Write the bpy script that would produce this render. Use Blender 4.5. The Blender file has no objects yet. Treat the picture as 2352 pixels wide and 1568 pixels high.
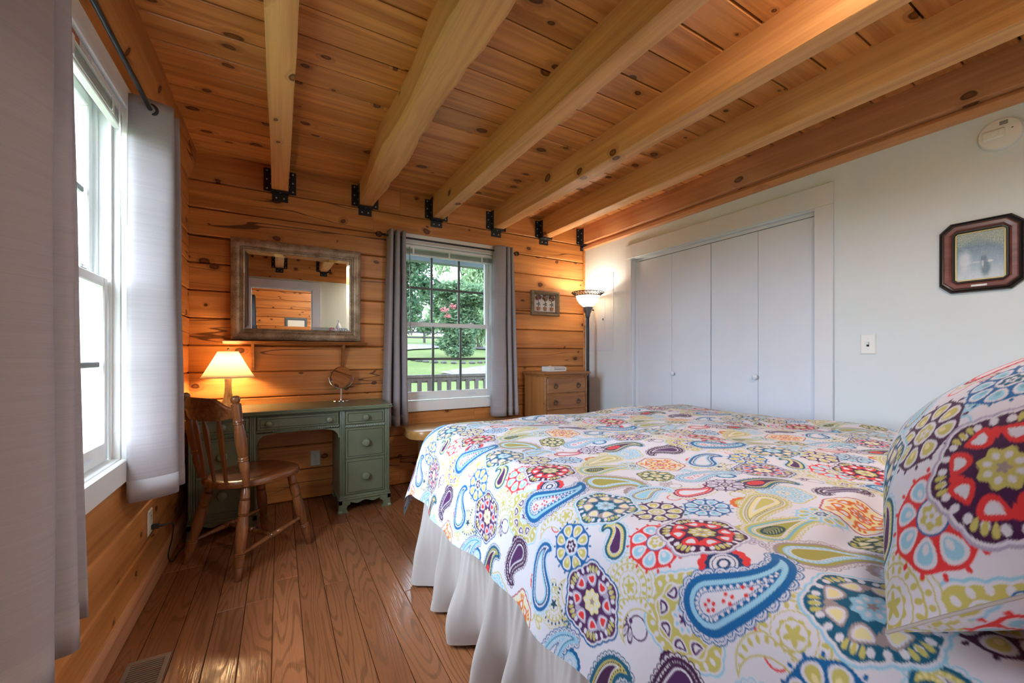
import bpy, bmesh, math, random
import numpy as np
from mathutils import Vector, Matrix, noise

random.seed(7)
rng = np.random.default_rng(7)
SC = bpy.context.scene
COL = SC.collection
PI = math.pi

# ------------------------------------------------------------------ camera
cam_d = bpy.data.cameras.new('camera')
cam = bpy.data.objects.new('camera', cam_d)
COL.objects.link(cam)
cam.location = (0.0, 0.0, 1.11)
cam.rotation_euler = (math.radians(90), 0, math.radians(-29.9))
cam_d.sensor_fit = 'HORIZONTAL'
cam_d.sensor_width = 36.0
cam_d.lens = 36.0 * 931.0 / 2352.0
cam_d.shift_y = (815.0 - 784.0) / 2352.0
cam_d.clip_start = 0.02
cam_d.clip_end = 400
SC.camera = cam

# ------------------------------------------------------------------ world: bright overcast sky
world = bpy.data.worlds.new('overcast_sky')
SC.world = world
world.use_nodes = True
_wt = world.node_tree
_wt.nodes.clear()
_wo = _wt.nodes.new('ShaderNodeOutputWorld')
_wb = _wt.nodes.new('ShaderNodeBackground')
_wb.inputs['Color'].default_value = (0.74, 0.87, 1.0, 1)
_wb.inputs['Strength'].default_value = 6.0
_wt.links.new(_wb.outputs[0], _wo.inputs[0])

# portals just outside the windows guide the daylight
def portal(name, loc, rot, sx, sy):
    d = bpy.data.lights.new(name, 'AREA')
    d.shape = 'RECTANGLE'
    d.size, d.size_y = sx, sy
    d.cycles.is_portal = True
    o = bpy.data.objects.new(name, d)
    COL.objects.link(o)
    o.location, o.rotation_euler = loc, rot
    return o
portal('daylight_portal', (-0.74, 1.6675, 1.39), (0, math.radians(-90), 0), 1.45, 1.0)
portal('daylight_portal', (1.346, 3.72, 1.39), (math.radians(-90), 0, 0), 1.0, 1.45)

SC.cycles.max_bounces = 7
SC.cycles.diffuse_bounces = 4
SC.cycles.glossy_bounces = 3
SC.cycles.transmission_bounces = 4
SC.cycles.transparent_max_bounces = 8
SC.cycles.caustics_reflective = False
SC.cycles.caustics_refractive = False
SC.view_settings.view_transform = 'Standard'
SC.view_settings.look = 'None'
SC.view_settings.gamma = 1.0
SC.view_settings.use_curve_mapping = False
SC.view_settings.exposure = 2.15

# ------------------------------------------------------------------ measures of the room (metres)
XL, XR, YB, YF = -0.535, 2.944, 3.50, -0.22
ZC = 2.51            # underside of the ceiling planks
ZB = 2.323           # underside of the beams
COURSE, ZJ0 = 0.1898, 2.3166

# ------------------------------------------------------------------ mesh helpers
class MB:
    """collects shapes into one mesh"""
    def __init__(self):
        self.v, self.f = [], []
    def add(self, verts, faces, M=None):
        n = len(self.v)
        if M is not None:
            verts = [tuple(M @ Vector(p)) for p in verts]
        self.v.extend([tuple(p) for p in verts])
        self.f.extend([tuple(i + n for i in fc) for fc in faces])
        return self
    def box(self, x0, x1, y0, y1, z0, z1, b=0.0, M=None):
        if b <= 0:
            vs = [(x, y, z) for z in (z0, z1) for y in (y0, y1) for x in (x0, x1)]
            fs = [(0, 2, 3, 1), (4, 5, 7, 6), (0, 1, 5, 4), (2, 6, 7, 3), (0, 4, 6, 2), (1, 3, 7, 5)]
            return self.add(vs, fs, M)
        b = min(b, 0.49 * min(x1 - x0, y1 - y0, z1 - z0))
        vs, idx = [], {}
        for i, X in enumerate((x0, x1)):
            for j, Y in enumerate((y0, y1)):
                for k, Z in enumerate((z0, z1)):
                    sx, sy, sz = (b, -b)[i], (b, -b)[j], (b, -b)[k]
                    for a, p in enumerate(((X, Y + sy, Z + sz), (X + sx, Y, Z + sz), (X + sx, Y + sy, Z))):
                        idx[i, j, k, a] = len(vs)
                        vs.append(p)
        fs = []
        for i in (0, 1):
            q = [idx[i, 0, 0, 0], idx[i, 1, 0, 0], idx[i, 1, 1, 0], idx[i, 0, 1, 0]]
            fs.append(q if i else q[::-1])
            q = [idx[0, i, 0, 1], idx[0, i, 1, 1], idx[1, i, 1, 1], idx[1, i, 0, 1]]
            fs.append(q if i else q[::-1])
            q = [idx[0, 0, i, 2], idx[1, 0, i, 2], idx[1, 1, i, 2], idx[0, 1, i, 2]]
            fs.append(q if i else q[::-1])
        for i in (0, 1):
            for j in (0, 1):
                fs.append([idx[i, j, 0, 0], idx[i, j, 1, 0], idx[i, j, 1, 1], idx[i, j, 0, 1]])
                fs.append([idx[i, 0, j, 0], idx[i, 1, j, 0], idx[i, 1, j, 2], idx[i, 0, j, 2]])
                fs.append([idx[0, i, j, 1], idx[1, i, j, 1], idx[1, i, j, 2], idx[0, i, j, 2]])
        for i in (0, 1):
            for j in (0, 1):
                for k in (0, 1):
                    fs.append([idx[i, j, k, 0], idx[i, j, k, 1], idx[i, j, k, 2]])
        c = Vector(((x0 + x1) / 2, (y0 + y1) / 2, (z0 + z1) / 2))
        out = []
        for fc in fs:                                  # orient outwards
            p = [Vector(vs[i]) for i in fc]
            nrm = (p[1] - p[0]).cross(p[2] - p[0])
            out.append(fc if nrm.dot(p[0] - c) > 0 else fc[::-1])
        return self.add(vs, out, M)
    def lathe(self, prof, seg=24, M=None, cap=True):
        vs, fs = [], []
        n = len(prof)
        for r, z in prof:
            for k in range(seg):
                t = 2 * PI * k / seg
                vs.append((r * math.cos(t), r * math.sin(t), z))
        for i in range(n - 1):
            for k in range(seg):
                k2 = (k + 1) % seg
                fs.append((i * seg + k, i * seg + k2, (i + 1) * seg + k2, (i + 1) * seg + k))
        if cap:
            if prof[0][0] > 1e-5: fs.append(tuple(range(seg))[::-1])
            if prof[-1][0] > 1e-5: fs.append(tuple(range((n - 1) * seg, n * seg)))
        return self.add(vs, fs, M)
    def lathe_between(self, p, q, prof, seg=16):
        """prof: (t along p->q, radius)"""
        p, q = Vector(p), Vector(q)
        d = q - p
        L = d.length
        M = Matrix.Translation(p) @ d.to_track_quat('Z', 'Y').to_matrix().to_4x4()
        return self.lathe([(r, t * L) for t, r in prof], seg, M)
    def tube(self, pts, r, seg=10, closed=False):
        pts = [Vector(p) for p in pts]
        n = len(pts)
        rs = r if isinstance(r, (list, tuple)) else [r] * n
        vs, fs = [], []
        ref = None
        for i in range(n):
            if closed: t = pts[(i + 1) % n] - pts[i - 1]
            else: t = pts[min(i + 1, n - 1)] - pts[max(i - 1, 0)]
            t.normalize()
            if ref is None:
                ref = Vector((0, 0, 1)) if abs(t.z) < 0.9 else Vector((1, 0, 0))
            a = ref - t * ref.dot(t)
            if a.length < 1e-4:
                a = t.orthogonal()
            a.normalize(); ref = a
            b = t.cross(a)
            for k in range(seg):
                w = 2 * PI * k / seg
                vs.append(pts[i] + (a * math.cos(w) + b * math.sin(w)) * rs[i])
        m = n if closed else n - 1
        for i in range(m):
            j = (i + 1) % n
            for k in range(seg):
                k2 = (k + 1) % seg
                fs.append((i * seg + k, i * seg + k2, j * seg + k2, j * seg + k))
        if not closed:
            fs.append(tuple(range(seg))[::-1]); fs.append(tuple(range((n - 1) * seg, n * seg)))
        return self.add(vs, fs)
    def prism(self, poly, z0, z1, M=None):
        """poly counter-clockwise in local xy"""
        n = len(poly)
        vs = [(x, y, z0) for x, y in poly] + [(x, y, z1) for x, y in poly]
        fs = [tuple(range(n))[::-1], tuple(range(n, 2 * n))]
        fs += [(i, (i + 1) % n, n + (i + 1) % n, n + i) for i in range(n)]
        return self.add(vs, fs, M)
    def loft(self, rings, closed=True, cap=True):
        """rings: list of equal-length lists of points"""
        n = len(rings[0]); vs = [p for r in rings for p in r]; fs = []
        for i in range(len(rings) - 1):
            for k in range(n if closed else n - 1):
                k2 = (k + 1) % n
                fs.append((i * n + k, i * n + k2, (i + 1) * n + k2, (i + 1) * n + k))
        if cap and closed:
            fs.append(tuple(range(n))[::-1]); fs.append(tuple(range((len(rings) - 1) * n, len(rings) * n)))
        return self.add(vs, fs)
    def ellipsoid(self, c, r, seg=16, rings=10, M=None):
        prof = []
        for i in range(rings + 1):
            t = -PI / 2 + PI * i / rings
            prof.append((max(math.cos(t), 1e-4), math.sin(t)))
        MM = Matrix.Translation(c) @ Matrix.Diagonal((r[0], r[1], r[2], 1))
        if M is not None: MM = M @ MM
        return self.lathe(prof, seg, MM, cap=True)
    def torus(self, c, axis, R, r, seg=24, ts=8):
        q = Vector(axis).to_track_quat('Z', 'Y')
        pts = [Vector(c) + q @ Vector((R * math.cos(2 * PI * k / seg), R * math.sin(2 * PI * k / seg), 0)) for k in range(seg)]
        return self.tube(pts, r, ts, closed=True)

def obj(name, mb, mat, parent=None, angle=35, loc=None, rot=None):
    me = bpy.data.meshes.new(name)
    me.from_pydata(mb.v, [], mb.f)
    me.materials.append(mat)
    if angle:
        me.polygons.foreach_set('use_smooth', [True] * len(me.polygons))
        me.set_sharp_from_angle(angle=math.radians(angle))
    me.update()
    o = bpy.data.objects.new(name, me)
    COL.objects.link(o)
    if parent is not None: o.parent = parent
    if loc is not None: o.location = loc
    if rot is not None: o.rotation_euler = rot
    return o

def tag(o, label=None, cat=None, group=None, kind=None):
    if label: o['label'] = label
    if cat: o['category'] = cat
    if group: o['group'] = group
    if kind: o['kind'] = kind
    return o

def thing(name, label, cat, loc=(0, 0, 0), rz=0.0, group=None, kind=None):
    o = bpy.data.objects.new(name, None)
    o.empty_display_size = 0.1
    COL.objects.link(o)
    o.location = loc
    o.rotation_euler = (0, 0, rz)
    return tag(o, label, cat, group, kind)

def copy_tree(o, parent=None):
    c = o.copy(); COL.objects.link(c); c.parent = parent
    for ch in list(o.children): copy_tree(ch, c)
    return c

# ------------------------------------------------------------------ materials
class NT:
    def __init__(self, name):
        self.m = bpy.data.materials.new(name)
        self.m.use_nodes = True
        self.t = self.m.node_tree
        self.t.nodes.clear()
        self.out = self.t.nodes.new('ShaderNodeOutputMaterial')
    def n(self, kind, **kw):
        nd = self.t.nodes.new('ShaderNode' + kind)
        for k, v in kw.items():
            if k.startswith('i_'):
                key = k[2:]
                key = int(key) if key.isdigit() else key.replace('_', ' ')
                self.set(nd.inputs[key], v)
            else:
                setattr(nd, k, v)
        return nd
    def set(self, sock, v):
        if isinstance(v, bpy.types.NodeSocket): self.t.links.new(v, sock)
        elif isinstance(v, bpy.types.Node): self.t.links.new(v.outputs[0], sock)
        else:
            if isinstance(v, tuple) and len(v) == 3 and sock.type == 'RGBA': v = v + (1,)
            sock.default_value = v
    def math(self, op, a, b=None, c=None, clamp=False):
        nd = self.t.nodes.new('ShaderNodeMath'); nd.operation = op; nd.use_clamp = clamp
        self.set(nd.inputs[0], a)
        if b is not None: self.set(nd.inputs[1], b)
        if c is not None: self.set(nd.inputs[2], c)
        return nd.outputs[0]
    def mix(self, fac, a, b, blend='MIX'):
        nd = self.t.nodes.new('ShaderNodeMix'); nd.data_type = 'RGBA'; nd.blend_type = blend
        self.set(nd.inputs[0], fac); self.set(nd.inputs[6], a); self.set(nd.inputs[7], b)
        return nd.outputs[2]
    def ramp(self, fac, *stops, interp='LINEAR'):
        nd = self.t.nodes.new('ShaderNodeValToRGB')
        cr = nd.color_ramp; cr.interpolation = interp
        while len(cr.elements) < len(stops): cr.elements.new(0.5)
        for e, (p, c) in zip(cr.elements, stops):
            e.position = p; e.color = tuple(c) + ((1,) if len(c) == 3 else ())
        self.set(nd.inputs[0], fac)
        return nd.outputs[0]
    def smooth(self, v, lo, hi):
        nd = self.t.nodes.new('ShaderNodeMapRange'); nd.interpolation_type = 'SMOOTHSTEP'
        self.set(nd.inputs[0], v); nd.inputs[1].default_value = lo; nd.inputs[2].default_value = hi
        return nd.outputs[0]
    def scale(self, vec, s):
        nd = self.t.nodes.new('ShaderNodeVectorMath'); nd.operation = 'MULTIPLY'
        self.set(nd.inputs[0], vec); nd.inputs[1].default_value = s
        return nd.outputs[0]
    def add(self, a, b):
        nd = self.t.nodes.new('ShaderNodeVectorMath'); nd.operation = 'ADD'
        self.set(nd.inputs[0], a); self.set(nd.inputs[1], b)
        return nd.outputs[0]
    def noise(self, vec, scale, detail=3, rough=0.5, dist=0.0):
        nd = self.n('TexNoise', i_Scale=scale, i_Detail=detail, i_Roughness=rough, i_Distortion=dist)
        self.set(nd.inputs['Vector'], vec)
        return nd.outputs[0]
    def coords(self, offset=True):
        tc = self.n('TexCoord')
        v = tc.outputs['Object']
        if offset:
            oi = self.n('ObjectInfo')
            cx = self.n('CombineXYZ', i_X=self.math('MULTIPLY', oi.outputs['Random'], 37.0),
                        i_Y=self.math('MULTIPLY', oi.outputs['Random'], 91.0), i_Z=self.math('MULTIPLY', oi.outputs['Random'], 53.0))
            return self.add(v, cx.outputs[0]), oi.outputs['Random']
        return v, 0.5
    def bsdf(self, color, rough=0.5, metal=0.0, spec=0.5, bump=None, bstr=0.2, bdist=0.002, **kw):
        b = self.n('BsdfPrincipled')
        self.set(b.inputs['Base Color'], color)
        self.set(b.inputs['Roughness'], rough)
        b.inputs['Metallic'].default_value = metal
        b.inputs['Specular IOR Level'].default_value = spec
        for k, v in kw.items(): self.set(b.inputs[k.replace('_', ' ')], v)
        if bump is not None:
            bn = self.n('Bump', i_Strength=bstr, i_Distance=bdist)
            self.set(bn.inputs['Height'], bump)
            self.t.links.new(bn.outputs[0], b.inputs['Normal'])
        self.t.links.new(b.outputs[0], self.out.inputs[0])
        return b

def plain(name, col, rough=0.5, metal=0.0, spec=0.5, var=0.06, vscale=6.0, bump=0.0):
    T = NT(name)
    v, r = T.coords()
    nz = T.noise(v, vscale, 3)
    k = T.ramp(nz, (0.3, tuple(c * (1 - var) for c in col)), (0.7, tuple(min(1, c * (1 + var)) for c in col)))
    T.bsdf(k, rough, metal, spec, bump=T.noise(v, 180, 2) if bump else None, bstr=bump)
    return T.m

def axis_scale(axis, along, across):
    return tuple(along if i == axis else across for i in range(3))

def pine(name, light, dark, axis=0, knots=0.55, ksize=1.0, rough=0.42, grain=16.0, spread=0.30, cracks=0.0, kscale=(2.6, 4.2), saw=0.0):
    """knotty pine with the grain along the given local axis"""
    T = NT(name)
    v, rnd = T.coords()
    # warp the grain around the knots
    sx = T.n('SeparateXYZ'); T.set(sx.inputs[0], v)
    oth = [i for i in range(3) if i != axis]
    ac = T.math('ADD', sx.outputs[oth[0]], sx.outputs[oth[1]])
    kv = T.n('CombineXYZ', i_X=T.math('MULTIPLY', sx.outputs[axis], kscale[0]), i_Y=T.math('MULTIPLY', ac, kscale[1])).outputs[0]
    kv = T.add(kv, T.scale(T.n('TexNoise', i_Scale=2.5, i_Detail=1.0, i_Vector=kv).outputs[1], (0.16, 0.16, 0.0)))
    vo = T.n('TexVoronoi', i_Scale=1.0, i_Randomness=1.0); vo.voronoi_dimensions = '2D'; T.set(vo.inputs['Vector'], kv)
    d = vo.outputs['Distance']
    sep = T.n('SeparateColor'); T.set(sep.inputs[0], vo.outputs['Color'])
    pick = T.math('GREATER_THAN', sep.outputs[0], 1.0 - knots)
    size = T.math('MULTIPLY_ADD', sep.outputs[1], 0.085 * ksize, 0.024 * ksize)
    kn = T.math('MULTIPLY', T.smooth(T.math('DIVIDE', d, size), 1.15, 0.85), pick)
    core = T.math('MULTIPLY', T.smooth(T.math('DIVIDE', d, size), 0.7, 0.35), pick)
    halo = T.math('MULTIPLY', T.smooth(T.math('DIVIDE', d, size), 2.6, 1.0), pick)
    g1v = T.scale(v, axis_scale(axis, 0.7, grain))
    n1 = T.noise(T.add(g1v, T.n('CombineXYZ', i_X=halo, i_Y=T.math('MULTIPLY', halo, 0.8), i_Z=T.math('MULTIPLY', halo, 0.8)).outputs[0]), 1.0, 3, 0.55, 0.6)
    n2 = T.noise(T.scale(v, axis_scale(axis, 2.5, 110.0)), 1.0, 2, 0.6)
    n3 = T.noise(T.scale(v, axis_scale(axis, 1.2, 3.0)), 1.0, 2)
    fac = T.math('ADD', T.math('MULTIPLY', n1, 0.62), T.math('ADD', T.math('MULTIPLY', n2, 0.2), T.math('MULTIPLY', n3, 0.24)))
    col = T.ramp(fac, (0.40, dark), (0.63, light))
    col = T.mix(T.math('MULTIPLY', halo, 0.35), col, tuple(c * 0.7 for c in dark))
    kd = (dark[0] * 0.14, dark[1] * 0.09, dark[2] * 0.08)
    kl = (dark[0] * 0.50, dark[1] * 0.38, dark[2] * 0.32)
    col = T.mix(T.math('MULTIPLY', kn, 0.92), col, kd)
    col = T.mix(T.math('MULTIPLY', core, 0.8), col, kl)
    if cracks:
        cn = T.noise(T.scale(v, axis_scale(axis, 0.55, 7.0)), 1.0, 2, 0.5)
        line = T.smooth(T.math('ABSOLUTE', T.math('SUBTRACT', cn, 0.5)), 0.009, 0.003)
        where = T.smooth(T.noise(T.scale(v, axis_scale(axis, 0.8, 2.0)), 1.0, 1), 0.5, 0.58)
        col = T.mix(T.math('MULTIPLY', T.math('MULTIPLY', line, where), cracks), col, kd)
    val = T.math('MULTIPLY_ADD', rnd, spread, 1.0 - spread * 0.5)
    hs = T.n('HueSaturation'); T.set(hs.inputs['Value'], val); T.set(hs.inputs['Color'], col)
    bump = n2
    if saw:
        sw = T.noise(T.scale(v, axis_scale(axis, 130.0, 4.0)), 1.0, 1)
        bump = T.math('ADD', bump, T.math('MULTIPLY', sw, saw))
    T.bsdf(hs.outputs[0], rough, bump=bump, bstr=0.18, bdist=0.003)
    return T.m

def oak_floor(name):
    T = NT(name)
    v, rnd = T.coords()
    base = T.noise(T.scale(v, (9.0, 0.85, 9.0)), 1.0, 1.5, 0.4, 0.25)
    rings = T.math('SINE', T.math('MULTIPLY', base, 120.0))
    line = T.smooth(rings, 0.25, 0.95)
    pores = T.smooth(T.noise(T.scale(v, (420.0, 9.0, 420.0)), 1.0, 2), 0.52, 0.66)
    big = T.noise(T.scale(v, (3.0, 1.0, 3.0)), 1.0, 2)
    a = T.ramp(big, (0.3, (0.215, 0.076, 0.030)), (0.72, (0.33, 0.128, 0.052)))
    a = T.mix(T.math('MULTIPLY', line, 0.55), a, (0.155, 0.058, 0.021))
    a = T.mix(T.math('MULTIPLY', pores, T.math('MULTIPLY_ADD', line, 0.4, 0.22)), a, (0.13, 0.048, 0.018))
    hs = T.n('HueSaturation'); T.set(hs.inputs['Value'], T.math('MULTIPLY_ADD', rnd, 0.36, 0.82)); T.set(hs.inputs['Color'], a)
    T.bsdf(hs.outputs[0], T.math('MULTIPLY_ADD', line, 0.10, 0.16), bump=T.math('SUBTRACT', 0.0, pores), bstr=0.10, bdist=0.002)
    return T.m

def wood(name, light, dark, axis=2, rough=0.3, grain=30.0, coat=0.0):
    T = NT(name)
    v, rnd = T.coords()
    n1 = T.noise(T.scale(v, axis_scale(axis, 1.6, grain)), 1.0, 3, 0.6, 0.4)
    n2 = T.noise(T.scale(v, axis_scale(axis, 6.0, 160.0)), 1.0, 2)
    col = T.ramp(T.math('ADD', T.math('MULTIPLY', n1, 0.75), T.math('MULTIPLY', n2, 0.25)), (0.36, dark), (0.64, light))
    T.bsdf(col, rough, Coat_Weight=coat, Coat_Roughness=0.15, bump=n2, bstr=0.05)
    return T.m

def fabric(name, col, trans=0.25, weave=700.0, rough=0.9, slub=True):
    T = NT(name)
    v, rnd = T.coords(offset=False)
    n1 = T.noise(T.scale(v, (4.0, 4.0, weave * 0.55)), 1.0, 2)
    n2 = T.noise(T.scale(v, (2.0, 2.0, 60.0)), 1.0, 2)
    k = T.math('ADD', T.math('MULTIPLY', n1, 0.6), T.math('MULTIPLY', n2, 0.4))
    c = T.ramp(k, (0.35, tuple(x * 0.92 for x in col)), (0.6, col)) if slub else col
    di = T.n('BsdfDiffuse'); T.set(di.inputs[0], c)
    tr = T.n('BsdfTranslucent'); T.set(tr.inputs[0], c)
    bn = T.n('Bump', i_Strength=0.15, i_Distance=0.001); T.set(bn.inputs['Height'], k)
    T.t.links.new(bn.outputs[0], di.inputs['Normal'])
    mx = T.n('MixShader', i_0=trans)
    T.t.links.new(di.outputs[0], mx.inputs[1]); T.t.links.new(tr.outputs[0], mx.inputs[2])
    T.t.links.new(mx.outputs[0], T.out.inputs[0])
    return T.m

def glass_pane(name, tint=(0.95, 0.97, 0.97), refl=0.05):
    T = NT(name)
    tr = T.n('BsdfTransparent'); T.set(tr.inputs[0], tint)
    gl = T.n('BsdfGlossy'); gl.inputs['Roughness'].default_value = 0.0
    lw = T.n('Fresnel', i_IOR=1.45)
    mx = T.n('MixShader'); T.set(mx.inputs[0], T.math('MULTIPLY', lw.outputs[0], 0.8))
    T.t.links.new(tr.outputs[0], mx.inputs[1]); T.t.links.new(gl.outputs[0], mx.inputs[2])
    T.t.links.new(mx.outputs[0], T.out.inputs[0])
    return T.m

def glow(name, col, strength, base=(0.9, 0.85, 0.75), trans=0.5):
    """emissive glass of the added fill lights"""
    T = NT(name)
    b = T.bsdf(base, 0.5)
    T.set(b.inputs['Emission Color'], col); b.inputs['Emission Strength'].default_value = strength
    return T.m

M = {}
M['log'] = pine('pine_log', (0.70, 0.300, 0.088), (0.45, 0.158, 0.038), cracks=0.85, saw=0.15, knots=0.66, ksize=0.95, kscale=(3.6, 5.0))
M['log_left'] = M['log']
M['plank'] = pine('pine_ceiling_plank', (0.70, 0.310, 0.092), (0.44, 0.160, 0.040), grain=20.0, knots=0.62, ksize=1.15, kscale=(3.2, 5.0), rough=0.35, spread=0.34)
M['beam'] = pine('pine_beam', (0.72, 0.375, 0.140), (0.54, 0.250, 0.082), axis=1, grain=24.0, knots=0.5, ksize=1.0, kscale=(2.4, 3.4), saw=0.35, spread=0.14, rough=0.55)
M['beam_red'] = pine('pine_beam_reddish', (0.62, 0.30, 0.145), (0.45, 0.19, 0.085), axis=1, grain=18.0, knots=0.45, spread=0.1, rough=0.5)
M['floor'] = oak_floor('oak_floor_board')
M['drywall'] = plain('painted_drywall', (0.71, 0.79, 0.85), 0.7, var=0.012, vscale=2.0)
M['drywall_green'] = plain('painted_drywall_pale_green', (0.72, 0.75, 0.62), 0.7, var=0.012, vscale=2.0)
M['trim'] = plain('white_trim_paint', (0.71, 0.75, 0.82), 0.35, var=0.015)
M['door'] = plain('white_door_paint', (0.70, 0.765, 0.87), 0.34, var=0.015)
M['vinyl'] = plain('white_window_vinyl', (0.80, 0.81, 0.80), 0.4, var=0.02)
M['black_iron'] = plain('black_iron', (0.012, 0.013, 0.016), 0.45, spec=0.5)
M['bronze'] = plain('dark_bronze', (0.035, 0.025, 0.022), 0.4, metal=0.6)
M['steel'] = plain('screw_steel', (0.55, 0.56, 0.58), 0.35, metal=0.8)
M['chrome'] = plain('brushed_chrome', (0.75, 0.75, 0.76), 0.12, metal=1.0, var=0.0)
M['mirror'] = plain('mirror_glass', (0.93, 0.94, 0.93), 0.0, metal=1.0, var=0.0)
M['glass'] = glass_pane('window_glass')
M['glass_screen'] = glass_pane('window_glass_with_screen', (0.32, 0.33, 0.345))
M['curtain'] = fabric('grey_curtain_cloth', (0.44, 0.40, 0.415), trans=0.22)
M['black'] = plain('matte_black', (0.01, 0.01, 0.01), 0.6)
M['plastic'] = plain('white_plastic', (0.78, 0.80, 0.80), 0.35, var=0.01)
M['dark_void'] = plain('dark_void', (0.02, 0.018, 0.016), 0.9)
# ------------------------------------------------------------------ room shell
def struct(name, mb, mat, label=None, **kw):
    return tag(obj(name, mb, mat, **kw), label, kind='structure')

# floor: dark sub-floor slab with individual oak boards
floor = struct('floor', MB().box(XL - 0.25, XR + 0.25, -3.6, YB + 0.2, -0.12, -0.022), M['dark_void'], 'reddish oak strip floor with long boards')
bw = 0.1065
nb = int((XR - XL) / bw) + 2
for i in range(nb):
    x0 = XL - 0.02 + i * bw
    if x0 > XR + 0.1: break
    y = YF - 0.02 - random.random() * 0.9
    while y < YB + 0.02:
        y1 = y + random.choice((0.75, 0.95, 1.2, 1.5, 1.7))
        if y1 > YB - 0.15: y1 = YB + 0.03
        L = y1 - y - 0.0015
        mb = MB().box(0.0008, bw - 0.0008, 0, L, -0.02, 0.0, b=0.0022)
        obj('floor_board', mb, M['floor'], floor, angle=0, loc=(x0, y, 0))
        y = y1
# plainer boards in the room beyond the doorway
for i in range(0, nb, 1):
    x0 = XL - 0.02 + i * bw
    if x0 > 1.6: break
    obj('floor_board', MB().box(0.0006, bw - 0.0006, 0, 2.5, -0.02, 0.0, b=0.0016), M['floor'], floor, angle=0, loc=(x0, -3.5, 0))

# ceiling: slab with tongue-and-groove planks
ceiling = struct('ceiling', MB().box(XL - 0.3, XR + 0.3, -3.6, YB + 0.3, ZC + 0.018, ZC + 0.12), M['dark_void'], 'knotty pine plank ceiling')
pw = 0.1735
yy = -3.55
k = 0
while yy < YB + 0.02:
    xa = XL - 0.03
    cuts = [random.uniform(0.5, 2.6)] if (k % 2 and yy > -0.5) else []
    xs = [xa] + cuts + [XR + 0.05]
    for a, b in zip(xs[:-1], xs[1:]):
        # V-groove: chamfered lower edges, individual sag of a millimetre or two
        dz = random.uniform(0, 0.0025)
        mb = MB()
        w = pw - 0.0075
        c = 0.004
        prof = [(0, 0.018), (0, c), (c, 0), (w - c, 0), (w, c), (w, 0.018)]
        mb.loft([[(x, y, z) for y, z in prof] for x in (0, b - a - 0.001)])
        obj('ceiling_plank', mb, M['plank'], ceiling, angle=0, loc=(a, yy, ZC - dz))
    yy += pw
    k += 1

# ---- log courses
def log_piece(name, length, z0, z1, mat, parent, loc, rz, depth=0.06, ch=0.010, proud=0.0):
    """local x along the log, local -y is the visible face"""
    h = z1 - z0
    prof = [(0.0 - proud, ch), (ch - proud, 0.002), (depth, 0.002), (depth, h - 0.002), (ch - proud, h - 0.002), (0.0 - proud, h - ch)]
    mb = MB().loft([[(x, y, z) for y, z in prof][::-1] for x in (0.0006, length - 0.0006)])
    return obj(name, mb, mat, parent, angle=0, loc=(loc[0], loc[1], z0), rot=(0, 0, rz))

def course_bounds(zmax=ZC + 0.02):
    js = [ZJ0 - COURSE * i for i in range(0, 13)]
    js = sorted([z for z in js if z > 0.005])
    b = [0.0] + js + [zmax]
    if b[1] - b[0] < 0.06: b.pop(1)
    return list(zip(b[:-1], b[1:]))

WB_X0, WB_X1 = 1.346 - 0.5, 1.346 + 0.5            # openings cut in the logs
WZ0, WZ1 = 0.66, 2.11
WL_Y0, WL_Y1 = 1.6675 - 0.5, 1.6675 + 0.5
wall_back = struct('wall_back', MB()
                   .box(XL - 0.25, WB_X0, YB + 0.055, YB + 0.17, -0.02, ZC + 0.1)
                   .box(WB_X1, XR + 0.25, YB + 0.055, YB + 0.17, -0.02, ZC + 0.1)
                   .box(WB_X0, WB_X1, YB + 0.055, YB + 0.17, -0.02, WZ0)
                   .box(WB_X0, WB_X1, YB + 0.055, YB + 0.17, WZ1, ZC + 0.1), M['log'], 'knotty pine log wall with the window and the mirror', angle=0)
wall_left = struct('wall_left', MB()
                   .box(XL - 0.17, XL - 0.055, -3.6, -2.25, -0.02, ZC + 0.1)
                   .box(XL - 0.17, XL - 0.055, -1.25, WL_Y0, -0.02, ZC + 0.1)
                   .box(XL - 0.17, XL - 0.055, WL_Y1, YB + 0.2, -0.02, ZC + 0.1)
                   .box(XL - 0.17, XL - 0.055, WL_Y0, WL_Y1, -0.02, WZ0)
                   .box(XL - 0.17, XL - 0.055, WL_Y0, WL_Y1, WZ1, ZC + 0.1)
                   .box(XL - 0.17, XL - 0.055, -2.25, -1.25, -0.02, WZ0)
                   .box(XL - 0.17, XL - 0.055, -2.25, -1.25, WZ1, ZC + 0.1), M['log'], 'knotty pine log wall beside the near window', angle=0)
def split(a, b, holes, zc0, zc1):
    """free spans of [a,b] minus window holes that this course meets"""
    spans = [(a, b)]
    for h0, h1 in holes:
        if zc1 > WZ0 + 0.005 and zc0 < WZ1 - 0.005:
            spans = [p for s in spans for p in ((s[0], min(s[1], h0)), (max(s[0], h1), s[1])) if p[1] - p[0] > 0.01]
    return spans
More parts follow.
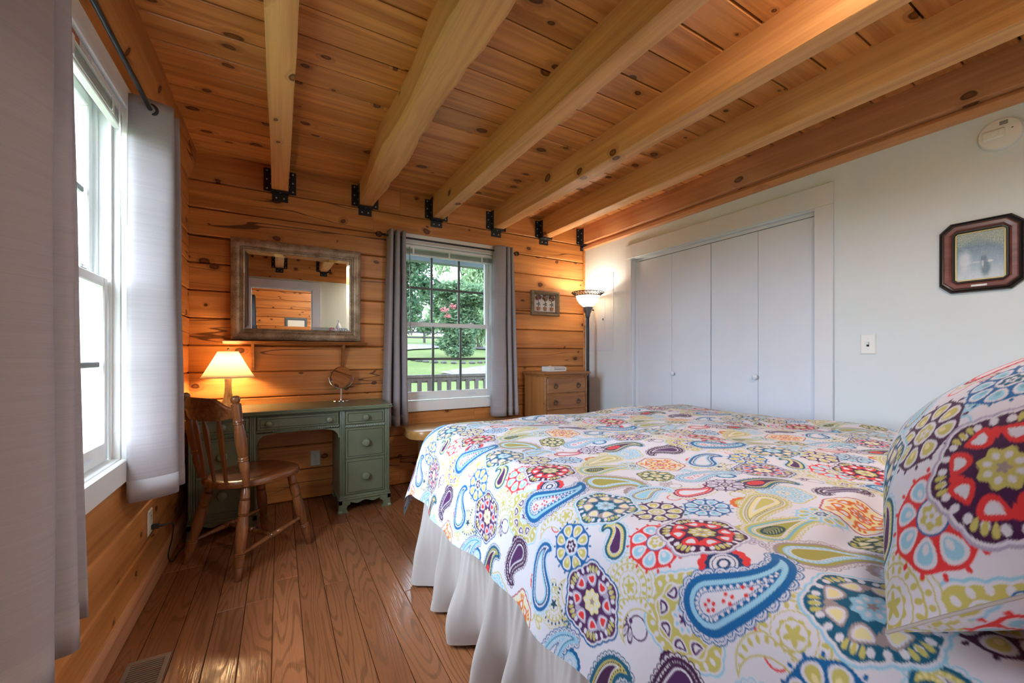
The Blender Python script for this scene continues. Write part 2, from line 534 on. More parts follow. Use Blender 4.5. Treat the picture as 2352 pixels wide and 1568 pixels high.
for ci, (z0, z1) in enumerate(course_bounds()):
    for (a, b) in split(XL - 0.001, XR - 0.006, [(WB_X0, WB_X1)], z0, z1):
        cut = None
        if b - a > 2.5: cut = (0.9, 2.2, 1.6, 0.68)[ci % 4]
        for s, e in ([(a, cut), (cut, b)] if cut else [(a, b)]):
            log_piece('log', e - s, z0, z1, M['log'], wall_back, (s, YB, 0), 0, proud=random.uniform(0, 0.004))
    top = ci == len(course_bounds()) - 1
    for (a, b) in split(-3.5, YB - 0.002, [(WL_Y0, WL_Y1), (-2.25, -1.25)], z0, z1):
        segs = [(a, b)]
        if b > 0 and a < YF: segs = [(a, YF - 0.06), (YF - 0.06, b)]
        for s, e in segs:
            if top:       # rough, rounded plate log under the ceiling
                mb = MB()
                rings = []
                n = max(2, int((e - s) / 0.07))
                for i in range(n + 1):
                    x = (e - s) * i / n
                    j = lambda q: 0.006 * noise.noise(Vector((x * 3 + s, q, 1.7)))
                    prof = [(0.0 + j(0), 0.0), (-0.018 + j(1), 0.05), (-0.034 + j(2), 0.11), (-0.044 + j(3), z1 - z0 - 0.01), (0.06, z1 - z0 - 0.01), (0.06, 0.0)]
                    rings.append([(x, y, z) for y, z in prof])
                mb.loft(rings)
                obj('log', mb, M['log'], wall_left, angle=50, loc=(XL, s, z0), rot=(0, 0, PI / 2))
            else:
                log_piece('log', e - s, z0, z1, M['log'], wall_left, (XL, s, 0), PI / 2, proud=random.uniform(0, 0.004))
# right wall: drywall with the closet opening
CY0, CY1, CZ = 1.262, 2.805, 2.030
wall_right = struct('wall_right', MB()
                    .box(XR, XR + 0.12, YF - 0.2, CY0, -0.02, ZC + 0.1)
                    .box(XR, XR + 0.12, CY1, YB + 0.2, -0.02, ZC + 0.1)
                    .box(XR, XR + 0.12, CY0, CY1, CZ, ZC + 0.1)
                    .box(XR + 0.12, XR + 0.14, CY0 - 0.1, CY1 + 0.1, -0.02, CZ + 0.1), M['drywall'], 'plain white painted wall with the closet', angle=0)
# front wall behind the camera, with the doorway the picture is taken from
DX0, DX1, DZ = -0.37, 0.459, 2.03
wall_front = struct('wall_front', MB()
                    .box(XL - 0.1, DX0, YF - 0.12, YF, -0.02, 2.17)
                    .box(DX1, XR + 0.2, YF - 0.12, YF, -0.02, 2.17)
                    .box(DX0, DX1, YF - 0.12, YF, DZ, 2.17), M['drywall_green'], 'pale green painted wall with the doorway', angle=0)
log_piece('log', XR - XL - 0.01, 2.16, ZC, M['log'], wall_front, (XR - 0.005, YF, 0), PI, depth=0.12)
# room beyond the doorway (seen in the mirror)
wall_hall = struct('wall_hall', MB().box(XL - 0.1, 1.8, -3.62, -3.45, -0.02, ZC), M['log'], 'log wall of the room beyond the doorway', angle=0)
for ci, (z0, z1) in enumerate(course_bounds()):
    log_piece('log', 1.7 - XL, z0, z1, M['log'], wall_hall, (1.7, -3.45 + 0.06, 0), PI, proud=random.uniform(0, 0.004))
struct('wall_hall_side', MB().box(1.7, 1.8, -3.6, YF - 0.1, -0.02, ZC), M['drywall_green'], 'side wall of the room beyond the doorway', angle=0)

# door casing of the doorway
d2 = thing('door_2', 'white cased doorway behind the viewpoint', None, kind='structure')
for (x0, x1, z0, z1) in ((DX0 - 0.11, DX0 + 0.005, 0, DZ + 0.115), (DX1 - 0.005, DX1 + 0.115, 0, DZ + 0.115), (DX0 + 0.005, DX1 - 0.005, DZ - 0.005, DZ + 0.115)):
    obj('casing', MB().box(x0, x1, YF, YF + 0.018, z0, z1, b=0.003), M['trim'], d2)
for (x0, x1, z0, z1) in ((DX0, DX0 + 0.018, 0, DZ), (DX1 - 0.018, DX1, 0, DZ), (DX0 + 0.018, DX1 - 0.018, DZ - 0.018, DZ)):
    obj('jamb', MB().box(x0, x1, YF - 0.12, YF - 0.001, z0, z1, b=0.002), M['trim'], d2)

# trims
t1 = struct('trim_1', MB().loft([[(XR - 0.001, y, 2.322), (XR - 0.018, y, 2.322), (XR - 0.03, y, 2.300), (XR - 0.026, y, 2.275), (XR - 0.012, y, 2.268), (XR - 0.001, y, 2.262)][::-1] for y in (YF, YB)]),
            M['beam_red'], 'narrow wooden moulding under the last beam along the white wall', angle=0)
t2 = struct('trim_2', MB().box(XR - 0.028, XR - 0.001, YB - 0.016, YB - 0.001, 0.02, ZC - 0.2, b=0.006), M['log'], 'slim wooden corner strip between log wall and white wall')
bl = struct('baseboard_left', MB().loft([[(XL + 0.001, y, 0.005), (XL + 0.022, y, 0.005), (XL + 0.02, y, 0.075), (XL + 0.008, y, 0.095), (XL + 0.001, y, 0.096)] for y in (YF, YB - 0.005)]),
            M['beam_red'], 'low stained baseboard along the near log wall', angle=0)

# ------------------------------------------------------------------ ceiling beams with iron hangers
def hanger(parent, x0, x1, yw, sgn):
    """black iron joist hanger at wall plane yw; sgn -1: beam runs towards -y"""
    zt = ZC - 0.02; zb = ZB - 0.006
    t = 0.005
    mb = MB()
    y0, y1 = (yw - t, yw) if sgn < 0 else (yw, yw + t)
    mb.box(x0 - 0.052, x0 + 0.0, y0, y1, zb + 0.004, zt)
    mb.box(x1 - 0.0, x1 + 0.052, y0, y1, zb + 0.004, zt)
    mb.box(x0 + 0.002, x1 - 0.002, y0, y1, zb - 0.062, zb)
    ya, yb = (yw - 0.062, yw) if sgn < 0 else (yw, yw + 0.062)
    mb.box(x0 - t, x0, ya, yb, zb, zt)
    mb.box(x1, x1 + t, ya, yb, zb, zt)
    mb.box(x0 - t, x1 + t, ya, yb, zb - t, zb)
    h = obj('hanger', mb, M['black_iron'], parent, angle=0)
    h['label'] = 'black iron joist hanger'
    sm = MB()
    def screw(p, ax):
        q = Vector(ax).to_track_quat('Z', 'Y').to_matrix().to_4x4()
        sm.lathe([(0.0062, 0), (0.0062, 0.0015), (0.0045, 0.003), (0.002, 0.0035)], 8, Matrix.Translation(p) @ q)
    yf = y0 if sgn < 0 else y1
    for fz in (0.12, 0.5, 0.88):
        z = zb + 0.004 + (zt - zb) * fz
        screw((x0 - 0.030, yf, z), (0, sgn, 0)); screw((x1 + 0.030, yf, z), (0, sgn, 0))
    for fx in (0.27, 0.73):
        screw((x0 + (x1 - x0) * fx, yf, zb - 0.036), (0, sgn, 0))
    for fz in (0.3, 0.7):
        z = zb + (zt - zb) * fz
        screw((x0 - t, (ya + yb) / 2, z), (-1, 0, 0)); screw((x1 + t, (ya + yb) / 2, z), (1, 0, 0))
    screw(((x0 + x1) / 2, (ya + yb) / 2, zb - t), (0, 0, -1))
    obj('screws', sm, M['steel'], h)
    return h
BEAMS = [
    (-0.046, 0.062, 'beam', 'smooth squared ceiling beam nearest the left wall'),
    (0.562, 0.668, 'beam', 'gnarled rough-hewn ceiling beam with wavy edges, second from the left wall'),
    (1.172, 1.280, 'beam', 'ceiling beam whose hanger sits above the middle of the curtained window, third from the left'),
    (1.775, 1.885, 'beam', 'saw-marked ceiling beam with a row of dark knots, fourth from the left'),
    (2.338, 2.446, 'beam', 'knotty ceiling beam next to the last one by the white wall'),
    (2.875, 2.985, 'beam_red', 'reddish ceiling beam running along the top of the white wall'),
]
for bi, (x0, x1, mk, lab) in enumerate(BEAMS):
    xm = (x0 + x1) / 2
    root = thing('ceiling_beam', lab, 'beam', (xm, (YF + YB) / 2, ZB))
    root['group'] = 'ceiling beams'
    mb = MB()
    rings = []
    n = 60 if bi == 1 else 24
    for i in range(n + 1):
        y = YF + 0.0005 + (YB - YF - 0.001) * i / n
        if bi == 1:
            w = max(0.0, min(1.0, (YB - 0.12 - y) / 0.35))
            wob = lambda q, a: a * noise.noise(Vector((q * 5.1, y * 2.2, 3.3))) + 0.5 * a * noise.noise(Vector((q * 2.0, y * 6.0, 9.0)))
            bulge = 0.016 * math.exp(-((y - 2.55) / 0.16) ** 2) + 0.02 * math.exp(-((y - 1.55) / 0.3) ** 2)
            hl = 0.053 + w * (0.022 + wob(1, 0.02) + bulge * 0.4)
            hr = 0.053 + w * (0.026 + wob(2, 0.028) + bulge)
            zb = -w * (wob(3, 0.014) + bulge * 0.5)
            ch = 0.004 + w * (0.014 + abs(wob(4, 0.02)))
            ring = [(-hl, zb + ch), (-hl + ch * 0.8, zb), (hr - ch * 1.3, zb - w * 0.003), (hr - ch * 0.3, zb + ch * 0.7), (hr, zb + ch * 2.2), (hr - w * 0.012, ZC - ZB + 0.01), (-hl + w * 0.008, ZC - ZB + 0.01)]
        else:
            hw = (x1 - x0) / 2
            j = lambda q: 0.0035 * noise.noise(Vector((q * 7.7 + bi * 3.1, y * 3.5, 0.3)))
            ch = 0.003 + 0.002 * abs(noise.noise(Vector((bi, y * 5, 5))))
            ring = [(-hw + j(1), ch), (-hw + ch + j(1), j(2)), (hw - ch + j(3), j(2)), (hw + j(3), ch), (hw, ZC - ZB + 0.01), (-hw, ZC - ZB + 0.01)]
        rings.append([(x, y - (YF + YB) / 2, z) for x, z in ring])
    mb.loft(rings[::-1])
    obj('timber', mb, M[mk], root, angle=40)
    for yw, sg in ((YB - 0.004, -1), (YF + 0.0005, 1)):
        h = hanger(root, x0, x1, yw, sg)
        for p in [h]:
            p.location = (-xm, -(YF + YB) / 2, -ZB)

# ------------------------------------------------------------------ windows
def make_window(name, label, loc, rz, glass, visible_outer=True):
    """local x along the wall, local +y outwards, z absolute"""
    root = thing(name, label, None, loc, rz, kind='structure')
    W, wi = 0.5525, 0.4625
    z0, z1, zi0, zi1 = 0.616, 2.163, 0.705, 2.073
    vin = M['vinyl']
    for (a, b, c, d, y) in ((-W, -wi, z0, z1, 0.0), (wi, W, z0, z1, 0.0), (-wi, wi, zi1, z1, 0.0005), (-wi, wi, z0, zi0, 0.0005)):
        obj('casing', MB().box(a, b, -0.022 + y, 0.0, c, d, b=0.004), vin, root)
    for (a, b, c, d) in ((-wi - 0.02, -wi + 0.004, zi0, zi1), (wi - 0.004, wi + 0.02, zi0, zi1), (-wi + 0.004, wi - 0.004, zi1 - 0.004, zi1 + 0.02), (-wi + 0.004, wi - 0.004, zi0 - 0.02, zi0 + 0.004)):
        obj('jamb', MB().box(a, b, 0.0, 0.17, c, d, b=0.002), vin, root)
    # parting tracks on both side jambs
    for s in (-1, 1):
        for y in (0.022, 0.062, 0.102):
            obj('sash_track', MB().box(min(s * 0.458, s * 0.442), max(s * 0.458, s * 0.442), y, y + 0.007, zi0 + 0.004, zi1 - 0.004), vin, root)
    def sash(za, zb, y, top, bot, pt):
        so = obj('sash', MB().box(-0.440, -0.402, y, y + 0.033, za, zb, b=0.004).box(0.402, 0.440, y, y + 0.033, za, zb, b=0.004)
                 .box(-0.402, 0.402, y, y + 0.033, zb - top, zb, b=0.004).box(-0.402, 0.402, y, y + 0.033, za, za + bot, b=0.004), vin, root)
        ga, gb = za + bot, zb - top
        for k in (1, 2):
            x = -0.402 + 0.804 * k / 3
            obj('muntin', MB().box(x - 0.0105, x + 0.0105, y + 0.0085, y + 0.0245, ga, gb, b=0.003), M['muntin'], so)
        zm = (ga + gb) / 2
        for k in range(3):
            xa = -0.402 + 0.804 * k / 3; xb = xa + 0.268
            obj('muntin', MB().box(xa + 0.0105, xb - 0.0105, y + 0.009, y + 0.024, zm - 0.0105, zm + 0.0105, b=0.003), M['muntin'], so)
            for (p, q) in ((ga, zm), (zm, gb)):
                obj('pane', MB().add([(xa, y + 0.0165, p), (xb, y + 0.0165, p), (xb, y + 0.0165, q), (xa, y + 0.0165, q)], [(0, 1, 2, 3)]), glass, so, angle=0)
        return so
    up = sash(1.365, 2.066, 0.072, 0.042, 0.036, 0)
    lo = sash(0.712, 1.401, 0.030, 0.036, 0.072, 1)
    for s in (-0.24, 0.24):
        obj('lift_groove', MB().ellipsoid((s, 0.0305, 0.745), (0.055, 0.004, 0.009), 16, 6), M['trim'], lo)
        lk = MB().box(s - 0.028, s + 0.028, 0.036, 0.058, 1.401, 1.408, b=0.002).lathe_between((s, 0.047, 1.408), (s, 0.047, 1.415), [(0, 0.009), (1, 0.008)], 12).box(s - 0.004, s + 0.03, 0.043, 0.05, 1.415, 1.42, b=0.001)
        obj('latch', lk, M['trim'], lo)
    return root
M['muntin'] = plain('shaded_grille_bars', (0.11, 0.115, 0.11), 0.45, var=0.02)  # bars are white; their backlit shade is put into this dark colour
win1 = make_window('window_1', 'near white double-hung window on the left log wall', (XL, 1.6675, 0), PI / 2, M['glass'])
win2 = make_window('window_2', 'white double-hung window in the back log wall overlooking the lawn', (1.346, YB, 0), 0, M['glass_screen'])
win3 = make_window('window_3', 'window of the room beyond the doorway', (XL, -1.75, 0), PI / 2, M['glass'])

# ---- raised mini blinds
M['blind'] = plain('blind_slat', (0.60, 0.58, 0.55), 0.45, var=0.03)
M['blind_white'] = plain('blind_white', (0.80, 0.81, 0.80), 0.35, var=0.01)
M['wand'] = plain('clear_wand', (0.35, 0.36, 0.36), 0.15)
M['cord'] = plain('white_cord', (0.8, 0.8, 0.78), 0.7)
def make_blind(label, loc, rz, warn=False):
    root = thing('window_blind', label, 'blind', loc, rz)
    zt = 2.067
    obj('headrail', MB().box(-0.452, 0.452, -0.016, 0.016, zt - 0.026, zt, b=0.002), M['blind_white'], root)
    z = zt - 0.034
    for k in range(9):
        mb = MB()
        rows = []
        for x in (-0.445, 0.445):
            rows.append([(x, -0.0125 + 0.025 * i / 4, z - 0.0012 * (2 - abs(i - 2)) * -1) for i in range(5)] + [(x, 0.0125 - 0.025 * i / 4, z + 0.0012 * (2 - abs(4 - i - 2)) - 0.0008) for i in range(5)])
        mb.loft(rows)
        obj('slat', mb, M['blind'], root, angle=0)
        z -= 0.0042
    obj('bottom_rail', MB().box(-0.445, 0.445, -0.0125, 0.0125, z - 0.014, z - 0.001, b=0.003), M['blind_white'], root)
    for x in (-0.33, 0.0, 0.33):
        obj('bracket', MB().box(x - 0.008, x + 0.008, -0.019, -0.0161, z - 0.006, zt - 0.018, b=0.001), M['blind_white'], root)
    obj('wand', MB().lathe_between((-0.365, -0.024, zt - 0.02), (-0.36, -0.026, 1.34), [(0, 0.0035), (0.96, 0.0035), (0.965, 0.005), (1, 0.005)], 8), M['wand'], root)
    for dx in (0, 0.012):
        pts = [(0.37 + dx, -0.022, zt - 0.02), (0.385 + dx, -0.024, 1.85), (0.395, -0.024, 1.6)]
        obj('cord', MB().tube(pts, 0.0012, 6), M['cord'], root)
    if warn:
        wl = obj('warning_label', MB().add([(-0.02, -0.0166, zt - 0.024), (0.14, -0.0166, zt - 0.024), (0.14, -0.0166, zt - 0.002), (-0.02, -0.0166, zt - 0.002)], [(0, 1, 2, 3)]), warn, root, angle=0)
        wl['label'] = 'orange and white warning sticker'
    return root
def warn_mat():
    T = NT('warning_sticker_print')
    tc = T.n('TexCoord')
    sp = T.n('SeparateXYZ'); T.set(sp.inputs[0], tc.outputs['Generated'])
    left = T.math('LESS_THAN', sp.outputs[0], 0.42)
    ln = T.math('GREATER_THAN', T.math('SINE', T.math('MULTIPLY', sp.outputs[2], 40.0)), 0.3)
    word = T.smooth(T.noise(T.scale(tc.outputs['Generated'], (60, 1, 8)), 1.0, 1), 0.45, 0.5)
    txt = T.math('MULTIPLY', ln, word)
    a = T.mix(txt, (0.62, 0.17, 0.03), (0.10, 0.03, 0.01))
    b = T.mix(txt, (0.78, 0.79, 0.80), (0.12, 0.14, 0.25))
    T.bsdf(T.mix(left, b, a), 0.4)
    return T.m
make_blind('raised white mini blind at the top of the near window with an orange sticker', (XL - 0.0, 1.6675, 0), PI / 2, warn_mat()).location.x -= 0.004
make_blind('raised mini blind at the top of the back window with a hanging wand', (1.346, YB + 0.005, 0), 0)

# ---- curtain rods
def finial(mb, c, ax):
    c = Vector(c); ax = Vector(ax)
    mb.lathe_between(c, c + ax * 0.03, [(0, 0.008), (0.3, 0.011), (0.5, 0.007), (0.8, 0.010), (1, 0.006)], 12)
    s = c + ax * 0.054
    q = ax.to_track_quat('Z', 'Y')
    for k in range(4):
        a = PI * k / 4
        pts = []
        for i in range(20):
            t = 2 * PI * i / 20
            pts.append(s + q @ Vector((math.cos(a + 0.5 * math.cos(t)) * math.sin(t) * 0.021, math.sin(a + 0.5 * math.cos(t)) * math.sin(t) * 0.021, math.cos(t) * 0.025)))
        mb.tube(pts, 0.0028, 6, closed=True)
    mb.ellipsoid(tuple(s + ax * 0.026), (0.004, 0.004, 0.004), 8, 6)
def make_rod(label, loc, rz, hw, stand=0.085):
    root = thing('curtain_rod', label, 'curtain rod', loc, rz)
    z = 2.10
    obj('rod', MB().lathe_between((-hw, -stand, z), (hw, -stand, z), [(0, 0.008), (1, 0.008)], 14), M['black_iron'], root)
    for s in (-1, 1):
        mb = MB(); finial(mb, (s * hw, -stand, z), (s, 0, 0))
        obj('finial', mb, M['bronze'], root)
        x = s * (hw - 0.035)
        mb = MB().box(x - 0.008, x + 0.008, -0.004, 0.0, z - 0.05, z + 0.03, b=0.001).box(x - 0.005, x + 0.005, -stand, -0.004, z - 0.018, z - 0.010, b=0.001)
        mb.torus((x, -stand, z - 0.0), (1, 0, 0), 0.010, 0.003, 16, 6)
        obj('bracket', mb, M['black_iron'], root)
    return root
make_rod('black curtain rod over the near window', (XL, 1.6675, 0), PI / 2, 0.66)
make_rod('black curtain rod with cage finials over the back window', (1.346 + 0.017, YB, 0), 0, 0.60)

# ---- curtains: pleated sheets, plan polylines for the top and for the bottom
def smooth_path(pts, n):
    P = [np.array(p, float) for p in pts]
    P = [2 * P[0] - P[1]] + P + [2 * P[-1] - P[-2]]
    out = []
    m = len(P) - 3
    for i in range(n + 1):
        t = i / n * m
        k = min(int(t), m - 1); t -= k
        a, b, c, d = P[k:k + 4]
        out.append(0.5 * ((2 * b) + (-a + c) * t + (2 * a - 5 * b + 4 * c - d) * t * t + (-a + 3 * b - 3 * c + d) * t ** 3))
    return out
def make_curtain(label, group, top, bot, z0, z1, rods=(), n=110, wob=0.006, seed=0, rod_axis=None, mat=None):
    cx = sum(p[0] for p in bot) / len(bot); cy = sum(p[1] for p in bot) / len(bot)
    root = thing('curtain', label, 'curtain', (cx, cy, z0), 0, group)
    A, B = smooth_path(top, n), smooth_path(bot, n)
    nz = 40
    mb = MB(); vs, fs = [], []
    for j in range(nz + 1):
        f = j / nz                                      # 0 bottom .. 1 top
        w = 1 - (1 - f) ** 1.0
        for i in range(n + 1):
            p = B[i] * (1 - w) + A[i] * w
            d = wob * (1 - f) * f * 4
            ox = d * noise.noise(Vector((i * 0.05 + seed, f * 3, 0)))
            oy = d * noise.noise(Vector((i * 0.05 + seed, f * 3, 7)))
            vs.append((p[0] + ox - cx, p[1] + oy - cy, f * (z1 - z0) + 0.006 * (1 - f) * noise.noise(Vector((i * 0.03, seed, 2)))))
    for j in range(nz):
        for i in range(n):
            a = j * (n + 1) + i
            fs.append((a, a + 1, a + n + 2, a + n + 1))
    mb.add(vs, fs)
    o = obj('panel', mb, mat or M['curtain'], root, angle=80)
    so = o.modifiers.new('thickness', 'SOLIDIFY'); so.thickness = 0.0022; so.offset = 0
    # bottom hem: a doubled band
    hb = MB(); vs, fs = [], []
    for j, z in enumerate((0.001, 0.085)):
        for i in range(n + 1):
            f = z / (z1 - z0); p = B[i] * (1 - f) + A[i] * f
            vs.append((p[0] - cx, p[1] - cy, z + 0.006 * (1 - f) * noise.noise(Vector((i * 0.03, seed, 2)))))
    for i in range(n): fs.append((i, i + 1, n + 2 + i, n + 1 + i))
    h = obj('hem', hb.add(vs, fs), mat or M['curtain'], root, angle=80)
    so = h.modifiers.new('thickness', 'SOLIDIFY'); so.thickness = 0.0042; so.offset = 0
    for c, ax in rods:
        g = MB()
        g.torus((c[0] - cx, c[1] - cy, c[2] - z0), ax, 0.021, 0.0055, 24, 8)
        q = Vector(ax).to_track_quat('Z', 'Y')
        obj('grommet', g, M['black_iron'], root)
    return root
def zigzag(p0, p1, n, amp, side, start=1):
    """pleats along p0->p1, amplitude amp towards side (2d vector)"""
    p0, p1, s = np.array(p0), np.array(p1), np.array(side)
    pts = []
    for i in range(n + 1):
        c = p0 + (p1 - p0) * i / n
        pts.append(tuple(c + s * amp * (1 if (i + start) % 2 else -1)))
    return pts
G1 = 'grey curtains of the near window'
G2 = 'grey curtains of the back window'
rx = XL + 0.085
# far panel of the near window: one broad fold turned to the light, tighter folds behind
make_curtain('light grey curtain panel hanging at the far side of the near window', G1,
             [(-0.515, 2.135), (-0.49, 2.13), (-0.445, 2.143), (-0.392, 2.162), (-0.382, 2.18), (-0.40, 2.20), (-0.48, 2.215), (-0.50, 2.225), (-0.48, 2.24), (-0.395, 2.25), (-0.378, 2.265), (-0.40, 2.28), (-0.49, 2.29), (-0.50, 2.31), (-0.42, 2.33)],
             [(-0.512, 2.11), (-0.495, 2.105), (-0.44, 2.125), (-0.382, 2.165), (-0.368, 2.19), (-0.39, 2.21), (-0.48, 2.23), (-0.50, 2.25), (-0.48, 2.27), (-0.385, 2.285), (-0.366, 2.305), (-0.39, 2.325), (-0.49, 2.34), (-0.50, 2.36), (-0.41, 2.385)],
             0.535, 2.14, rods=[((rx, 2.146, 2.10), (0, 1, 0.02))], seed=1)
# near panel: wide folds, close to the camera
make_curtain('light grey curtain panel at the near edge, closest to the viewpoint', G1,
             [(-0.47, 0.56), (-0.50, 0.60), (-0.40, 0.66), (-0.375, 0.71), (-0.40, 0.76), (-0.50, 0.83), (-0.50, 0.90), (-0.41, 1.00), (-0.376, 1.06), (-0.370, 1.095), (-0.44, 1.12), (-0.46, 1.14), (-0.44, 1.165), (-0.40, 1.19), (-0.382, 1.215), (-0.40, 1.25), (-0.43, 1.27), (-0.41, 1.285)],
             [(-0.46, 0.50), (-0.50, 0.56), (-0.38, 0.62), (-0.34, 0.68), (-0.37, 0.74), (-0.50, 0.80), (-0.50, 0.87), (-0.38, 0.94), (-0.342, 0.985), (-0.355, 1.03), (-0.44, 1.06), (-0.445, 1.085), (-0.385, 1.10), (-0.345, 1.115), (-0.36, 1.15), (-0.42, 1.20), (-0.40, 1.235), (-0.365, 1.245)],
             0.53, 2.14, rods=[((rx, 0.80, 2.10), (0, 1, 0)), ((rx, 0.89, 2.10), (0, 1, 0))], seed=2, n=150)
ry = YB - 0.085
make_curtain('narrow gathered grey curtain panel on the desk side of the back window', G2,
             [(0.782, 3.46), (0.792, 3.375), (0.806, 3.366), (0.818, 3.38), (0.824, 3.45), (0.834, 3.46), (0.842, 3.38), (0.858, 3.364), (0.872, 3.38), (0.878, 3.45), (0.888, 3.46), (0.894, 3.38), (0.908, 3.366), (0.920, 3.385), (0.92, 3.45)],
             [(0.742, 3.47), (0.752, 3.375), (0.772, 3.345), (0.795, 3.37), (0.80, 3.45), (0.812, 3.46), (0.82, 3.37), (0.845, 3.345), (0.868, 3.37), (0.872, 3.45), (0.884, 3.46), (0.89, 3.37), (0.915, 3.345), (0.938, 3.375), (0.94, 3.45)],
             0.525, 2.145, rods=[((0.80, ry, 2.10), (1, 0, 0)), ((0.905, ry, 2.10), (1, 0, 0))], seed=3)
make_curtain('grey curtain panel on the dresser side of the back window', G2,
             [(1.768, 3.44), (1.772, 3.40), (1.80, 3.372), (1.852, 3.36), (1.872, 3.375), (1.878, 3.45), (1.888, 3.46), (1.892, 3.38), (1.908, 3.366), (1.922, 3.385), (1.926, 3.45), (1.934, 3.46), (1.94, 3.385), (1.952, 3.37), (1.962, 3.40)],
             [(1.742, 3.44), (1.745, 3.395), (1.78, 3.355), (1.838, 3.335), (1.87, 3.355), (1.88, 3.44), (1.895, 3.45), (1.90, 3.37), (1.925, 3.345), (1.95, 3.375), (1.955, 3.44), (1.968, 3.45), (1.975, 3.38), (2.0, 3.352), (2.03, 3.39)],
             0.535, 2.145, rods=[((1.785, ry, 2.10), (1, 0.2, 0)), ((1.93, ry, 2.10), (1, 0, 0))], seed=4)
M['curtain_dark'] = fabric('charcoal_curtain_cloth', (0.035, 0.035, 0.04), trans=0.05)
make_curtain('charcoal curtain beside the window beyond the doorway', None, zigzag((-0.45, -2.28), (-0.45, -2.62), 8, 0.05, (1, 0)),
             zigzag((-0.44, -2.26), (-0.44, -2.66), 8, 0.06, (1, 0)), 0.5, 2.1, seed=5, mat=M['curtain_dark'])

# ------------------------------------------------------------------ closet
d1 = thing('door_1', 'white four-panel folding closet doors', None, kind='structure')
CW = 0.095
obj('casing', MB().box(XR - 0.018, XR, CY0 - CW, CY0 + 0.004, 0, CZ + 0.005, b=0.002), M['trim'], d1)
obj('casing', MB().box(XR - 0.018, XR, CY1 - 0.004, CY1 + CW - 0.027, 0, CZ + 0.005, b=0.002), M['trim'], d1)
obj('casing', MB().box(XR - 0.018, XR, CY0 - CW, CY1 + CW - 0.027, CZ + 0.006, CZ + 0.138, b=0.002), M['trim'], d1)
obj('jamb', MB().box(XR - 0.002, XR + 0.10, CY1 - 0.02, CY1, 0, CZ, b=0.001), M['trim'], d1)
obj('jamb', MB().box(XR - 0.002, XR + 0.10, CY0 - 0.0, CY0 + 0.006, 0, CZ, b=0.001), M['trim'], d1)
obj('jamb', MB().box(XR - 0.002, XR + 0.10, CY0 + 0.006, CY1 - 0.02, CZ - 0.006, CZ, b=0.001), M['trim'], d1)
obj('track', MB().box(XR + 0.03, XR + 0.055, CY0 + 0.006, CY1 - 0.02, CZ - 0.030, CZ - 0.006, b=0.001), M['trim'], d1)
M['seam'] = M['black']
for (ya, yb) in ((1.270, 1.633), (1.635, 1.996), (2.001, 2.366), (2.368, 2.738)):
    p = obj('door_panel', MB().box(XR + 0.022, XR + 0.055, ya, yb, 0.01, CZ - 0.036, b=0.002), M['door'], d1)
    if ya in (1.635, 2.001):
        yk = 1.645 if ya == 1.635 else 2.345
        obj('knob', MB().lathe_between((XR + 0.022, yk, 0.952), (XR - 0.012, yk, 0.952), [(0, 0.009), (0.35, 0.008), (0.5, 0.017), (0.75, 0.0195), (0.93, 0.014), (1, 0.004)], 20), M['door'], p)
obj('filler', MB().box(XR + 0.03, XR + 0.05, 2.742, CY1 - 0.021, 0.01, CZ - 0.03, b=0.001), M['trim'], d1)

# ---- wall fittings
def plate(root, name, w, h, t, mat):
    return obj(name, MB().loft([[(-w, 0, -h), (w, 0, -h), (w, 0, h), (-w, 0, h)], [(-w, -t * 0.4, -h), (w, -t * 0.4, -h), (w, -t * 0.4, h), (-w, -t * 0.4, h)], [(-w * 0.86, -t, -h * 0.9), (w * 0.86, -t, -h * 0.9), (w * 0.86, -t, h * 0.9), (-w * 0.86, -t, h * 0.9)]][::-1]), mat, root, angle=20)
sw = thing('light_switch', 'white toggle light switch on the white wall right of the closet', 'light switch', (XR, 1.0015, 1.172), -PI / 2)
plate(sw, 'cover_plate', 0.036, 0.058, 0.006, M['plastic'])
obj('toggle', MB().box(-0.005, 0.005, -0.018, -0.005, -0.003, 0.012, b=0.002), M['plastic'], sw)
obj('toggle_slot', MB().box(-0.0058, 0.0058, -0.0068, -0.0058, -0.013, 0.013), M['dark_void'], sw)
for z in (-0.03, 0.03): obj('screw', MB().lathe_between((0, -0.0058, z), (0, -0.0075, z), [(0, 0.0035), (1, 0.003)], 10), M['plastic'], sw)
def outlet(label, loc, rz):
    o = thing('wall_outlet', label, 'outlet', loc, rz, 'wall outlets')
    plate(o, 'cover_plate', 0.035, 0.058, 0.006, M['outlet'])
    for z in (-0.025, 0.025):
        s = obj('socket', MB().lathe([(0.0165, 0), (0.0165, 0.002)], 20, Matrix.Translation((0, -0.006, z)) @ Matrix.Rotation(PI / 2, 4, 'X')), M['outlet'], o)
        obj('slots', MB().box(-0.0075, -0.0055, -0.0086, -0.0079, z - 0.001, z + 0.008).box(0.0055, 0.0075, -0.0086, -0.0079, z - 0.001, z + 0.007).box(-0.002, 0.002, -0.0086, -0.0079, z - 0.010, z - 0.006), M['dark_void'], s)
    obj('screw', MB().lathe_between((0, -0.0058, 0), (0, -0.0075, 0), [(0, 0.003), (1, 0.0025)], 8), M['steel'], o)
    return o
M['outlet'] = plain('ivory_plastic', (0.66, 0.64, 0.55), 0.35, var=0.01)
outlet('ivory wall outlet seen in the knee space under the green desk', (0.246, YB - 0.003, 0.308), 0)
outlet('ivory wall outlet low on the near log wall with a plug in it', (XL + 0.004, 2.515, 0.322), PI / 2)
